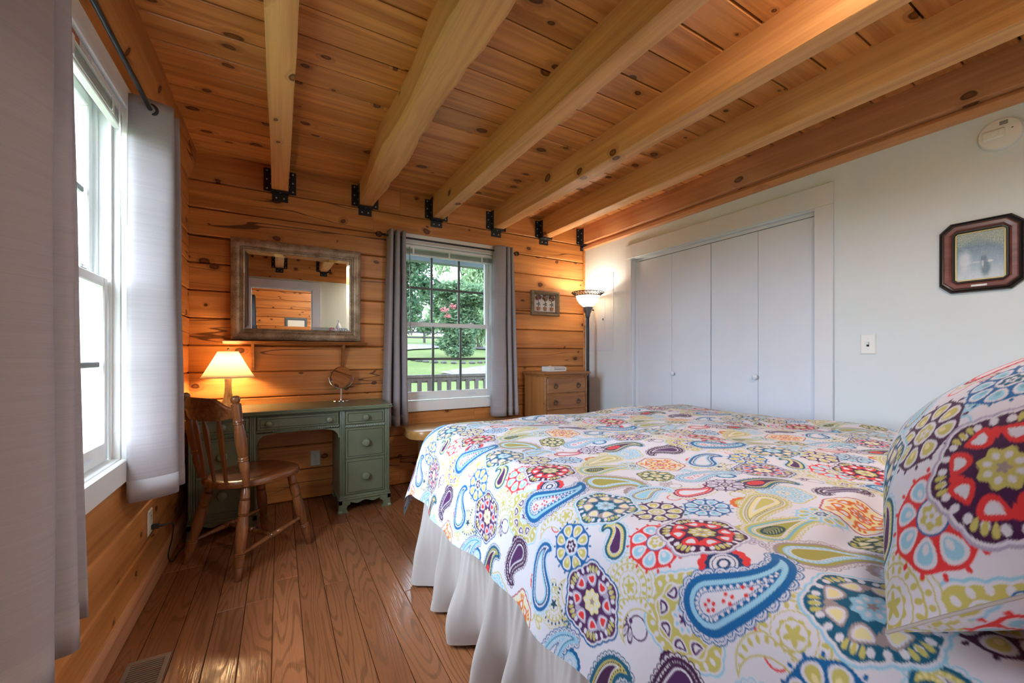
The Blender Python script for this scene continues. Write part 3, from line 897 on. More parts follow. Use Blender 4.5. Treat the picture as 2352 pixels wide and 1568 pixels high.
# plug and cord of the lamp
pc = thing('power_cord', 'dark power plug and cord running from the near wall outlet', 'cord', (XL + 0.012, 2.515, 0.30))
obj('plug', MB().box(0, 0.03, -0.012, 0.012, -0.014, 0.008, b=0.004).lathe_between((0.03, 0, -0.003), (0.05, 0, -0.003), [(0, 0.008), (1, 0.004)], 8), M['black'], pc)
pts = smooth_path([(0.045, 0, -0.003), (0.075, 0.02, -0.01), (0.06, 0.09, -0.10), (0.03, 0.17, -0.22), (0.03, 0.26, -0.29), (0.035, 0.36, -0.294), (0.05, 0.46, -0.294)], 40)
obj('cord', MB().tube([tuple(p) for p in pts], 0.003, 8), M['black'], pc)
# smoke detector
sd = thing('smoke_detector', 'round white smoke detector high on the white wall', 'smoke detector', (XR, 0.506, 2.145), -PI / 2)
q = Matrix.Rotation(PI / 2, 4, 'X')
obj('base', MB().lathe([(0.072, 0), (0.073, 0.006), (0.071, 0.018), (0.066, 0.025), (0.05, 0.029), (0.001, 0.031)], 40, q), M['plastic'], sd)
obj('cover', MB().box(-0.055, 0.018, -0.040, -0.026, -0.022, 0.022, b=0.008), M['plastic'], sd)
obj('test_button', MB().lathe_between((-0.012, -0.039, 0), (-0.012, -0.044, 0), [(0, 0.013), (0.8, 0.012), (1, 0.008)], 20), M['plastic'], sd)
for k in range(3): obj('vent_slot', MB().box(0.0, 0.026, -0.0306, -0.029, 0.036 + 0.006 * k, 0.0385 + 0.006 * k), M['dark_void'], sd)
obj('indicator', MB().box(0.036, 0.042, -0.0296, -0.028, 0.008, 0.012), M['dark_void'], sd)
# electrical panel cover in the corner
ep = thing('electrical_panel', 'flush white electrical panel cover behind the floor lamp', 'electrical panel', (XR, 3.241, 1.55), -PI / 2)
obj('cover', MB().box(-0.193, 0.193, -0.004, 0, -0.397, 0.397, b=0.0015), M['door'], ep)
dr = obj('door', MB().box(-0.128, 0.07, -0.0075, -0.004, -0.385, 0.15, b=0.001), M['door'], ep)
for z in (0.06, -0.33): obj('hinge', MB().lathe_between((-0.128, -0.007, z), (-0.128, -0.007, z + 0.04), [(0, 0.004), (1, 0.004)], 8), M['trim'], dr)
obj('latch', MB().box(0.03, 0.06, -0.011, -0.0074, -0.09, -0.045, b=0.001), M['trim'], dr)
obj('latch_slot', MB().box(0.038, 0.052, -0.0116, -0.011, -0.078, -0.058), M['dark_void'], dr)
for x in (-0.18, 0.18):
    for z in (-0.37, 0.0, 0.37): obj('screw', MB().lathe_between((x, -0.004, z), (x, -0.006, z), [(0, 0.004), (1, 0.003)], 8), M['steel'], ep)
# floor register
M['vent'] = plain('taupe_metal', (0.22, 0.16, 0.12), 0.4, metal=0.2)
fv = thing('floor_vent', 'taupe metal floor register by the near log wall', 'floor vent', (-0.408, 1.81, 0.0))
obj('frame', MB().box(-0.062, 0.062, 0.115, 0.135, 0.0005, 0.006, b=0.002).box(-0.062, 0.062, -0.135, -0.115, 0.0005, 0.006, b=0.002)
    .box(-0.062, -0.046, -0.115, 0.115, 0.0005, 0.006, b=0.002).box(0.046, 0.062, -0.115, 0.115, 0.0005, 0.006, b=0.002), M['vent'], fv)
obj('duct', MB().box(-0.046, 0.046, -0.115, 0.115, 0.0002, 0.0008), M['dark_void'], fv)
for k in range(19):
    y = -0.108 + 0.012 * k
    obj('slat', MB().box(-0.046, 0.046, y - 0.0032, y + 0.0032, 0.001, 0.0048, b=0.001), M['vent'], fv, angle=0)
# ------------------------------------------------------------------ green kneehole desk
def paint_mat(name, col, worn):
    T = NT(name)
    v, r = T.coords()
    n = T.noise(v, 5.0, 4)
    n2 = T.noise(T.scale(v, (60, 60, 6)), 1.0, 3)
    c = T.ramp(n, (0.3, tuple(x * 0.82 for x in col)), (0.7, tuple(x * 1.15 for x in col)))
    c = T.mix(T.math('MULTIPLY', T.smooth(n2, 0.6, 0.75), 0.35), c, worn)
    T.bsdf(c, 0.30, bump=n2, bstr=0.06)
    return T.m
M['sage'] = paint_mat('sage_green_paint', (0.142, 0.165, 0.105), (0.08, 0.08, 0.05))
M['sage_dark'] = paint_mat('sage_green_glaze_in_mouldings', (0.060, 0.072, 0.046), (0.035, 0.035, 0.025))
M['sage_knob'] = paint_mat('sage_green_knob_paint', (0.185, 0.215, 0.145), (0.11, 0.13, 0.09))
DXA, DXB, DYF, DYB = -0.47, 0.71, 3.045, 3.488
desk = thing('desk', 'sage green painted kneehole desk with round knobs', 'desk', (0.12, 3.27, 0))
def dbox(mb, x0, x1, y0, y1, z0, z1, b=0.0): return mb.box(x0 - 0.12, x1 - 0.12, y0 - 3.27, y1 - 3.27, z0, z1, b=b)
def dobj(name, mb, mat=None, parent=None, **k): return obj(name, mb, mat or M['sage'], parent or desk, **k)
# top with ogee-like edge and clipped front corners
def top_poly(o):
    x0, x1, y0, y1, c = DXA - 0.02 - o, DXB + 0.02 + o, DYF - 0.025 - o, DYB, 0.03
    return [(x - 0.12, y - 3.27) for x, y in ((x0 + c, y0), (x1 - c, y0), (x1, y0 + c), (x1, y1), (x0, y1), (x0, y0 + c))]
mb = MB()
rr = [(-0.012, 0.722), (0.0, 0.726), (0.002, 0.732), (-0.003, 0.738), (0.0, 0.744), (-0.003, 0.750)]
mb.loft([[(x, y, z) for x, y in top_poly(o)] for o, z in rr])
dobj('desktop', mb, angle=25)
PED = ((DXA, -0.128), (0.368, DXB))
for (a, b) in PED:
    mb = MB()
    dbox(mb, a, b, DYF + 0.012, DYB, 0.115, 0.722)
    # base moulding
    dbox(mb, a - 0.004, b + 0.004, DYF + 0.004, DYB, 0.098, 0.115, b=0.004)
    dbox(mb, a - 0.008, b + 0.008, DYF + 0.0, DYB, 0.086, 0.099, b=0.004)
    dobj('pedestal', mb, angle=25)
    # fluted corner stiles, three reeds each
    for xs in (a + 0.001, b - 0.035):
        s = MB()
        dbox(s, xs, xs + 0.034, DYF + 0.004, DYF + 0.013, 0.116, 0.721, b=0.001)
        for k in range(3):
            x = xs + 0.007 + 0.010 * k
            s.lathe_between((x - 0.12, DYF + 0.004 - 3.27, 0.125), (x - 0.12, DYF + 0.004 - 3.27, 0.715), [(0, 0.003), (0.005, 0.0042), (0.995, 0.0042), (1, 0.003)], 8)
        dobj('fluted_stile', s)
    # bracket feet with ogee curves and a scalloped apron
    def foot(x0, sgn):
        prof = [(0, 0.087), (0, 0.06), (0.006, 0.045), (0.004, 0.025), (-0.008, 0.008), (-0.008, 0.0), (0.062, 0.0), (0.062, 0.006), (0.052, 0.018), (0.05, 0.035), (0.058, 0.05), (0.075, 0.06), (0.075, 0.087)]
        poly = [(x0 + sgn * p, z) for p, z in prof]
        if sgn < 0: poly = poly[::-1]
        Mx = Matrix.Translation((-0.12, DYF - 3.27 + 0.024, 0)) @ Matrix.Rotation(PI / 2, 4, 'X')
        m = MB().prism([(x, z) for x, z in poly][::1], 0.0, 0.022, Mx)
        m2 = MB()
        Mx2 = Matrix.Translation((x0 - 0.12 + (0.0 if sgn > 0 else -0.022), DYF - 3.27 + 0.002, 0)) @ Matrix(((0, 0, 1, 0), (1, 0, 0, 0), (0, 1, 0, 0), (0, 0, 0, 1)))
        m.prism([(p, z) for p, z in prof], 0.0, 0.022, Mx2)
        return m
    dobj('foot', foot(a - 0.006, 1), angle=30); dobj('foot', foot(b + 0.006, -1), angle=30)
    for xb in (a, b - 0.05): 
        m = MB(); dbox(m, xb, xb + 0.05, DYB - 0.05, DYB, 0.0, 0.087, b=0.002); dobj('foot', m)
    ap = [(a + 0.06, 0.087)]
    L = b - a - 0.12
    n = 24
    for i in range(n + 1):
        t = i / n
        z = 0.066 + 0.008 * math.cos(t * 4 * PI) * (1 if 0.15 < t < 0.85 else 0.6)
        ap.append((a + 0.06 + L * t, z))
    ap.append((b - 0.06, 0.087))
    m = MB().prism(ap, 0, 0.015, Matrix.Translation((-0.12, DYF - 3.27 + 0.022, 0)) @ Matrix.Rotation(PI / 2, 4, 'X'))
    dobj('apron', m, angle=30)
    # three drawers
    for (z0, z1) in ((0.622, 0.712), (0.380, 0.592), (0.128, 0.370)):
        m = MB()
        x0, x1 = a + 0.038, b - 0.038
        dbox(m, x0, x1, DYF + 0.002, DYF + 0.016, z0, z1, b=0.002)
        d = dobj('drawer', m, angle=25)
        # raised bead frame
        f = MB()
        w = 0.012 if z1 - z0 > 0.1 else 0.014
        for (p, q, r_, s_) in ((x0 + w, x1 - w, z0 + w, z0 + w + 0.003), (x0 + w, x1 - w, z1 - w - 0.003, z1 - w), (x0 + w, x0 + w + 0.003, z0 + w, z1 - w), (x1 - w - 0.003, x1 - w, z0 + w, z1 - w)):
            dbox(f, p, q, DYF - 0.001, DYF + 0.003, r_, s_, b=0.001)
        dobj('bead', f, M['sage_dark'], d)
        xm, zm = (x0 + x1) / 2 - 0.12, (z0 + z1) / 2
        big = 0.021 if z1 - z0 < 0.1 else 0.027
        k = MB().lathe_between((xm, DYF - 3.27 + 0.003, zm), (xm, DYF - 3.27 - 0.034, zm), [(0, big * 0.75), (0.12, big * 0.7), (0.3, big * 0.42), (0.45, big * 0.5), (0.55, big * 0.95), (0.7, big), (0.9, big * 0.85), (1, big * 0.45)], 22)
        dobj('knob', k, M['sage_knob'], d)
    # rope moulding under the top drawer
    m = MB()
    x0, x1, zc = a + 0.036, b - 0.036, 0.607
    dbox(m, x0, x1, DYF + 0.004, DYF + 0.014, zc - 0.012, zc + 0.012, b=0.002)
    n = int((x1 - x0) / 0.011)
    for i in range(n):
        x = x0 + (i + 0.5) * (x1 - x0) / n - 0.12
        m.lathe_between((x - 0.006, DYF - 3.27 + 0.003, zc - 0.007), (x + 0.006, DYF - 3.27 + 0.003, zc + 0.007), [(0, 0.001), (0.2, 0.0042), (0.8, 0.0042), (1, 0.001)], 6)
    o = dobj('rope_moulding', m); o['kind'] = 'stuff'
# middle drawer, frieze and curved corner brackets
m = MB(); dbox(m, -0.128, 0.368, DYF + 0.020, DYB, 0.612, 0.722); dobj('frieze', m, angle=25)
m = MB(); dbox(m, -0.120, 0.360, DYF + 0.004, DYF + 0.021, 0.628, 0.708, b=0.002); cd = dobj('drawer', m, angle=25)
f = MB()
for (p, q, r_, s_) in ((-0.106, 0.346, 0.640, 0.643), (-0.106, 0.346, 0.693, 0.696), (-0.106, -0.103, 0.640, 0.696), (0.343, 0.346, 0.640, 0.696)):
    dbox(f, p, q, DYF + 0.001, DYF + 0.005, r_, s_, b=0.001)
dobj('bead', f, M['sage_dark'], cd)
for x in (-0.055, 0.300):
    big = 0.019; xm, zm = x - 0.12, 0.668
    dobj('knob', MB().lathe_between((xm, DYF - 3.27 + 0.005, zm), (xm, DYF - 3.27 - 0.030, zm), [(0, big * 0.75), (0.12, big * 0.7), (0.3, big * 0.42), (0.45, big * 0.5), (0.55, big * 0.95), (0.7, big), (0.9, big * 0.85), (1, big * 0.45)], 22), M['sage_knob'], cd)
m = MB(); dbox(m, -0.127, 0.367, DYF + 0.008, DYF + 0.021, 0.602, 0.626, b=0.002)
n = 44
for i in range(n):
    x = -0.124 + (i + 0.5) * 0.488 / n - 0.12
    m.lathe_between((x - 0.006, DYF - 3.27 + 0.006, 0.609), (x + 0.006, DYF - 3.27 + 0.006, 0.622), [(0, 0.001), (0.2, 0.0042), (0.8, 0.0042), (1, 0.001)], 6)
o = dobj('rope_moulding', m); o['kind'] = 'stuff'
for x0, sg in ((-0.128, 1), (0.368, -1)):
    pl = [(0, 0.613), (0, 0.535)]
    for i in range(9):
        t = i / 8 * PI / 2
        pl.append((0.008 + 0.075 * (1 - math.cos(t)), 0.535 + 0.063 * math.sin(t)))
    pl += [(0.095, 0.603), (0.095, 0.613)]
    poly = [(x0 - 0.12 + sg * p, z) for p, z in pl]
    if sg > 0: poly = poly[::-1]
    poly = poly if sg > 0 else poly
    m = MB().prism(poly[::-1] if sg > 0 else poly, 0, 0.014, Matrix.Translation((0, DYF - 3.27 + 0.022, 0)) @ Matrix.Rotation(PI / 2, 4, 'X'))
    dobj('corner_bracket', m, angle=30)

# ------------------------------------------------------------------ side chair
M['chair'] = wood('reddish_brown_chair_wood', (0.27, 0.094, 0.028), (0.115, 0.036, 0.011), axis=2, rough=0.28, coat=0.3)
M['chair_seat'] = wood('reddish_brown_seat_wood', (0.25, 0.082, 0.025), (0.11, 0.034, 0.011), axis=0, rough=0.24, coat=0.4)
chair = thing('side_chair', 'reddish brown wooden arrow-back side chair pulled out from the green desk', 'chair', (-0.132, 2.693, 0), math.radians(37))
seatP = []
NS = 48
for i in range(NS):
    t = 2 * PI * i / NS
    c, s = math.cos(t), math.sin(t)
    x = (abs(c) ** 0.80) * math.copysign(1, c)
    y = (abs(s) ** 0.85) * math.copysign(1, s)
    xx = 0.225 * x
    w = 0.208 + 0.018 * x
    seatP.append((xx, y * w))
mb = MB()
rings = []
for o, z in ((0.72, 0.428), (0.93, 0.428), (0.985, 0.433), (1.0, 0.442), (1.0, 0.452), (0.985, 0.462), (0.93, 0.4665), (0.8, 0.4645), (0.55, 0.4595), (0.25, 0.457), (0.02, 0.457)):
    rings.append([(x * o, y * o, z) for x, y in seatP])
mb.loft(rings)
obj('seat', mb, M['chair_seat'], chair, angle=40)
LEG = [(0, 0.0125), (0.03, 0.0165), (0.10, 0.0185), (0.13, 0.0190), (0.135, 0.0155), (0.145, 0.0195), (0.152, 0.0155), (0.16, 0.020), (0.22, 0.0215), (0.30, 0.0205), (0.305, 0.0165), (0.315, 0.0205), (0.325, 0.0165), (0.335, 0.020),
       (0.45, 0.0235), (0.55, 0.0225), (0.66, 0.0185), (0.715, 0.0165), (0.725, 0.0205), (0.735, 0.017), (0.745, 0.0205), (0.76, 0.0185), (0.80, 0.0195), (0.86, 0.0185), (0.865, 0.0155), (0.875, 0.017), (0.93, 0.0145), (0.985, 0.0125), (1, 0.0105)]
legs = {}
for nm, p, q in (('rr', (-0.125, -0.140, 0.430), (-0.215, -0.212, 0.0)), ('rl', (-0.125, 0.140, 0.430), (-0.215, 0.212, 0.0)), ('fr', (0.135, -0.135, 0.430), (0.216, -0.19, 0.0)), ('fl', (0.135, 0.135, 0.430), (0.216, 0.19, 0.0))):
    legs[nm] = (Vector(p), Vector(q))
    obj('leg', MB().lathe_between(p, q, [(t_, r_ * 1.18) for t_, r_ in LEG], 18), M['chair'], chair)
ST = [(0, 0.007), (0.25, 0.0095), (0.40, 0.0115), (0.42, 0.0095), (0.43, 0.014), (0.45, 0.0095), (0.46, 0.012), (0.5, 0.0125), (0.54, 0.012), (0.55, 0.0095), (0.57, 0.014), (0.58, 0.0095), (0.60, 0.0115), (0.75, 0.0095), (1, 0.007)]
def along(nm, z): p, q = legs[nm]; return p + (q - p) * ((p.z - z) / p.z)
sa, sb = along('rr', 0.115), along('fr', 0.165)
ta, tb = along('rl', 0.115), along('fl', 0.165)
obj('stretcher', MB().lathe_between(sa, sb, [(t_, r_ * 1.2) for t_, r_ in ST], 14), M['chair'], chair)
obj('stretcher', MB().lathe_between(ta, tb, [(t_, r_ * 1.2) for t_, r_ in ST], 14), M['chair'], chair)
obj('stretcher', MB().lathe_between(sa * 0.52 + sb * 0.48, ta * 0.52 + tb * 0.48, [(t_, r_ * 1.2) for t_, r_ in ST], 14), M['chair'], chair)
POST = [(0, 0.0135), (0.06, 0.0145), (0.17, 0.019), (0.24, 0.0215), (0.28, 0.0175), (0.29, 0.022), (0.305, 0.0165), (0.315, 0.021), (0.33, 0.0165), (0.36, 0.0205), (0.50, 0.0235), (0.58, 0.0225), (0.66, 0.0185), (0.69, 0.0165), (0.70, 0.021), (0.715, 0.0165), (0.725, 0.0205), (0.74, 0.018), (0.77, 0.0195),
        (0.91, 0.0195), (0.915, 0.0145), (0.92, 0.013), (0.935, 0.0165), (0.96, 0.0195), (0.985, 0.017), (1, 0.009)]
for s in (-1, 1):
    obj('back_post', MB().lathe_between((-0.152, s * 0.186, 0.448), (-0.222, s * 0.203, 0.91), [(t_, r_ * 1.12) for t_, r_ in POST], 18), M['chair'], chair)
# crest rail, bowed backwards
mb = MB(); rings = []
for i in range(25):
    t = -1 + 2 * i / 24
    y = t * 0.196
    x = -0.208 - 0.050 * (1 - t * t)
    e = max(0.0, (abs(t) - 0.45) / 0.55)
    e = e * e * (3 - 2 * e)
    zt, zb = 0.897 - 0.050 * e, 0.782 + 0.014 * e
    dx = 0.0095
    rings.append([(x - dx - 0.016, y, zt - 0.006), (x - dx, y, zb), (x + dx, y, zb), (x + dx - 0.016, y, zt - 0.006), (x + dx - 0.020, y, zt), (x - dx - 0.012, y, zt)])
mb.loft(rings)
obj('crest_rail', mb, M['chair_seat'], chair, angle=40)
# arrow slats
for t in (-0.5, 0.0, 0.5):
    b0 = Vector((-0.165 - 0.030 * (1 - t * t), t * 0.165, 0.450)); b1 = Vector((-0.198 - 0.050 * (1 - t * t), t * 0.196, 0.80))
    mb = MB(); rings = []
    for f, w, th in ((0, 0.0075, 0.0065), (0.10, 0.0075, 0.006), (0.16, 0.0095, 0.0055), (0.28, 0.013, 0.0048), (0.68, 0.0185, 0.0045), (0.80, 0.0205, 0.0045), (0.905, 0.0115, 0.0045), (1, 0.008, 0.0045)):
        c = b0 + (b1 - b0) * f
        rings.append([tuple(c + Vector(p)) for p in ((-th, -w, 0), (-th, w, 0), (th, w, 0), (th, -w, 0))][::-1])
    mb.loft(rings)
    obj('arrow_slat', mb, M['chair'], chair, angle=30)

# ------------------------------------------------------------------ table lamp (lit)
M['lamp_base'] = plain('antique_bronze_resin', (0.20, 0.115, 0.05), 0.45, var=0.35, vscale=40)
lamp = thing('table_lamp', 'lit table lamp with a cream shade on the green desk', 'lamp', (-0.30, 3.36, 0.7505))
mb = MB(); rings = []
NSG = 40
for r, z in ((0.050, 0.0), (0.052, 0.006), (0.047, 0.014), (0.036, 0.034), (0.026, 0.062), (0.020, 0.10), (0.0175, 0.14), (0.0175, 0.17), (0.020, 0.195), (0.018, 0.205), (0.008, 0.21)):
    rings.append([((r * (1 + 0.10 * math.cos(10 * 2 * PI * k / NSG))) * math.cos(2 * PI * k / NSG), (r * (1 + 0.10 * math.cos(10 * 2 * PI * k / NSG))) * math.sin(2 * PI * k / NSG), z) for k in range(NSG)])
obj('base', mb.loft(rings), M['lamp_base'], lamp, angle=50)
obj('socket', MB().lathe([(0.012, 0.205), (0.014, 0.215), (0.014, 0.25), (0.010, 0.255)], 14), M['bronze'], lamp)
def shade_mat(name, col, emit, strength):
    T = NT(name)
    di = T.n('BsdfDiffuse'); T.set(di.inputs[0], col)
    tr = T.n('BsdfTranslucent'); T.set(tr.inputs[0], col)
    mx = T.n('MixShader', i_0=0.40)
    T.t.links.new(di.outputs[0], mx.inputs[1]); T.t.links.new(tr.outputs[0], mx.inputs[2])
    em = T.n('Emission', i_Strength=strength); T.set(em.inputs[0], emit)
    ad = T.n('AddShader')
    T.t.links.new(mx.outputs[0], ad.inputs[0]); T.t.links.new(em.outputs[0], ad.inputs[1])
    T.t.links.new(ad.outputs[0], T.out.inputs[0])
    return T.m
M['shade'] = shade_mat('cream_lamp_shade', (0.90, 0.83, 0.70), (1.0, 0.70, 0.36), 0.0)
mb = MB(); rings = []
NP = 8
for f in [i / 10 for i in range(11)]:
    z = 0.208 + (0.383 - 0.208) * f
    r = 0.155 + (0.060 - 0.155) * (f ** 0.93)
    ring = []
    for k in range(NP * 4):
        a = 2 * PI * (k + 0.5) / (NP * 4)
        u = ((k + 0.5) % 4) / 4 - 0.5
        sag = 1 - 0.028 * (1 - (2 * u) ** 2)
        ring.append((r * sag * math.cos(a), r * sag * math.sin(a), z))
    rings.append(ring)
mb.loft(rings, cap=False)
sh = obj('shade', mb, M['shade'], lamp, angle=60)
so = sh.modifiers.new('thickness', 'SOLIDIFY'); so.thickness = 0.0015
mb = MB()
for ring, rr_ in ((rings[0], 0.002), (rings[-1], 0.002)):
    mb.tube(ring, rr_, 6, closed=True)
obj('shade_trim', mb, M['shade'], sh)
obj('finial', MB().lathe([(0.003, 0.36), (0.003, 0.392), (0.006, 0.396), (0.006, 0.402), (0.002, 0.408)], 10), M['bronze'], lamp)
ld = bpy.data.lights.new('table_lamp_bulb', 'POINT'); ld.energy = 2.3; ld.color = (1.0, 0.66, 0.34); ld.shadow_soft_size = 0.045
lo_ = bpy.data.objects.new('table_lamp_bulb', ld); COL.objects.link(lo_); lo_.location = (0, 0, 0.285); lo_.parent = lamp

# ------------------------------------------------------------------ vanity mirror on the desk
vm = thing('vanity_mirror', 'round chrome vanity mirror on a stand on the green desk', 'mirror', (0.419, 3.40, 0.7505), math.radians(-14))
obj('base', MB().lathe([(0.066, 0), (0.068, 0.004), (0.066, 0.010), (0.058, 0.013), (0.010, 0.016)], 36), M['chrome'], vm)
obj('stem', MB().lathe([(0.0065, 0.012), (0.0065, 0.10)], 14), M['chrome'], vm)
pts = [(0.088 * math.cos(t), 0, 0.185 + 0.088 * math.sin(t)) for t in [PI + PI * i / 24 for i in range(25)]]
obj('yoke', MB().tube(pts, 0.0035, 8), M['chrome'], vm)
Mt = Matrix.Translation((0, 0, 0.187)) @ Matrix.Rotation(math.radians(-18), 4, 'Z') @ Matrix.Rotation(math.radians(78), 4, 'X')
ri = obj('rim', MB().lathe([(0.079, -0.006), (0.084, -0.006), (0.085, 0.0), (0.084, 0.007), (0.079, 0.007)], 44, Mt, cap=False), M['chrome'], vm)
obj('glass', MB().lathe([(0.0795, -0.003), (0.0795, 0.003)], 44, Mt), M['mirror'], vm, angle=20)

# ------------------------------------------------------------------ wall mirror and its shelf
def frame_mat(name, a, b):
    T = NT(name)
    v, r = T.coords(offset=False)
    n = T.noise(v, 260.0, 3, 0.7)
    n2 = T.noise(v, 14.0, 3)
    c = T.ramp(T.math('ADD', T.math('MULTIPLY', n, 0.6), T.math('MULTIPLY', n2, 0.4)), (0.42, b), (0.58, a))
    T.bsdf(c, 0.42, metal=0.35, bump=n, bstr=0.1)
    return T.m
M['champagne'] = frame_mat('champagne_silver_frame', (0.50, 0.39, 0.27), (0.20, 0.12, 0.07))
M['mirror_room'] = M['mirror']
mx0, mx1, mz0, mz1 = -0.294, 0.570, 1.216, 1.936
wm = thing('wall_mirror', 'large rectangular mirror in a mottled champagne frame resting on the shelf', 'mirror', ((mx0 + mx1) / 2, 3.44, mz0))
W2, H2 = (mx1 - mx0) / 2, mz1 - mz0
def mitred(prof, w, h, sides):
    """prof: (inset, y) from outer edge inwards; returns one MB per side"""
    out = []
    cor = lambda o: [(-w + o, o), (w - o, o), (w - o, h - o), (-w + o, h - o)]
    for s in sides:
        mb = MB()
        ringA = [(cor(o)[s][0], y, cor(o)[s][1]) for o, y in prof]
        ringB = [(cor(o)[(s + 1) % 4][0], y, cor(o)[(s + 1) % 4][1]) for o, y in prof]
        mb.loft([ringA, ringB])
        out.append(mb)
    return out
tilt = math.radians(0.8)
fr = [(0.0, 0.018), (0.0, -0.002), (0.004, -0.010), (0.016, -0.016), (0.034, -0.017), (0.050, -0.012), (0.058, -0.006), (0.060, -0.011), (0.066, -0.011), (0.068, -0.005), (0.074, -0.008), (0.080, -0.006), (0.084, 0.002), (0.084, 0.018)]
wmr = obj('frame_rail', mitred(fr, W2, H2, [0])[0], M['champagne'], wm, angle=30, rot=(tilt, 0, 0))
for s in (1, 2, 3): obj('frame_rail', mitred(fr, W2, H2, [s])[0], M['champagne'], wm, angle=30, rot=(tilt, 0, 0))
gi = 0.083
bev = 0.024
def quad(pts): return MB().add(pts, [(0, 1, 2, 3)])
g = obj('mirror_glass', MB().box(-W2 + gi + bev, W2 - gi - bev, 0.0045, 0.0055, gi + bev, H2 - gi - bev), M['mirror'], wm, angle=0, rot=(tilt, 0, 0))
o_ = [(-W2 + gi, gi), (W2 - gi, gi), (W2 - gi, H2 - gi), (-W2 + gi, H2 - gi)]
i_ = [(-W2 + gi + bev, gi + bev), (W2 - gi - bev, gi + bev), (W2 - gi - bev, H2 - gi - bev), (-W2 + gi + bev, H2 - gi - bev)]
for s in range(4):
    a, b = o_[s], o_[(s + 1) % 4]; c, d = i_[(s + 1) % 4], i_[s]
    obj('bevel', quad([(a[0], 0.0062, a[1]), (b[0], 0.0062, b[1]), (c[0], 0.0045, c[1]), (d[0], 0.0045, d[1])]), M['mirror'], g, angle=0)
obj('backing', MB().box(-W2 + 0.03, W2 - 0.03, 0.0064, 0.016, 0.03, H2 - 0.03), M['dark_void'], wm, angle=0, rot=(tilt, 0, 0))
M['shelf'] = wood('reddish_shelf_wood', (0.40, 0.155, 0.045), (0.25, 0.085, 0.024), axis=0, rough=0.4)
ws = thing('wall_shelf', 'narrow reddish wooden wall shelf under the large mirror', 'shelf', (0.14, YB - 0.004, 1.20))
mb = MB(); rings = []
for x in (-0.475, 0.475):
    rings.append([(x, 0, -0.012), (x, 0, 0.012), (x, -0.105, 0.012), (x, -0.112, 0.007), (x, -0.108, 0.0), (x, -0.098, -0.004), (x, -0.094, -0.012)])
obj('shelf_board', mb.loft(rings), M['shelf'], ws, angle=25)
for x in (-0.302, 0.302):
    pl = [(0, 0), (0, -0.190), (-0.022, -0.190), (-0.028, -0.15), (-0.040, -0.10), (-0.066, -0.05), (-0.082, -0.016), (-0.085, 0)]
    Mx = Matrix.Translation((x - 0.009, 0, -0.012)) @ Matrix(((0, 0, 1, 0), (1, 0, 0, 0), (0, 1, 0, 0), (0, 0, 0, 1)))
    obj('bracket', MB().prism(pl[::-1], 0, 0.018, Mx), M['shelf'], ws, angle=30)

# ------------------------------------------------------------------ flower picture (shadow box)
M['oldwood'] = wood('greyish_brown_frame_wood', (0.30, 0.20, 0.115), (0.17, 0.105, 0.055), axis=0, rough=0.5)
M['mat_board'] = plain('off_white_backing', (0.66, 0.64, 0.64), 0.8, var=0.03)
M['pot'] = plain('terracotta', (0.33, 0.15, 0.085), 0.7, var=0.15, vscale=60)
M['dried'] = plain('dried_flower', (0.12, 0.045, 0.026), 0.85, var=0.6, vscale=140)
M['dried2'] = plain('dried_flower_tan', (0.34, 0.19, 0.11), 0.85, var=0.4, vscale=140)
M['stem'] = plain('dark_green_stem', (0.03, 0.04, 0.025), 0.8)
fp = thing('shadow_box', 'small shadow box with three dried topiaries in clay pots on the log wall', 'picture', (2.3985, YB - 0.004, 1.519))
fw, fh = 0.1745, 0.252
prof = [(0.0, 0.0), (0.0, -0.034), (0.006, -0.042), (0.016, -0.040), (0.020, -0.033), (0.028, -0.034), (0.031, -0.026), (0.038, -0.022), (0.041, -0.010), (0.041, 0.0)]
for s in range(4): obj('frame_rail', mitred(prof, fw, fh, [s])[0], M['oldwood'], fp, angle=30)
obj('backing', MB().box(-fw + 0.03, fw - 0.03, -0.008, -0.003, 0.03, fh - 0.03), M['mat_board'], fp, angle=0)
for x in (-0.088, -0.004, 0.078):
    tp = obj('topiary', MB().lathe([(0.016, 0), (0.022, 0.028), (0.025, 0.028), (0.025, 0.036), (0.02, 0.037), (0.002, 0.034)], 14, Matrix.Translation((x, -0.022, 0.048)) @ Matrix.Diagonal((1, 0.5, 1, 1))), M['pot'], fp)
    obj('stem', MB().tube([(x, -0.02, 0.08), (x + 0.002, -0.02, 0.15)], 0.003, 6), M['stem'], tp)
    for (lx, lz, sx) in ((0.014, 0.108, 1), (-0.014, 0.115, -1), (0.012, 0.125, 1)):
        obj('leaf', MB().ellipsoid((x + lx, -0.02, lz), (0.012, 0.002, 0.005), 8, 4), M['stem'], tp)
    cm = MB(); cm2 = MB()
    for q_ in range(46):
        a = random.uniform(0, 2 * PI); r = 0.034 * math.sqrt(random.random()); 
        p = (x + r * math.cos(a), -0.018 - 0.012 * random.random(), 0.182 + r * 0.9 * math.sin(a))
        (cm if q_ % 3 else cm2).ellipsoid(p, (0.008, 0.005, 0.007), 6, 4)
    o = obj('blossom', cm, M['dried'], tp); o['kind'] = 'stuff'
    o = obj('blossom', cm2, M['dried2'], tp); o['kind'] = 'stuff'

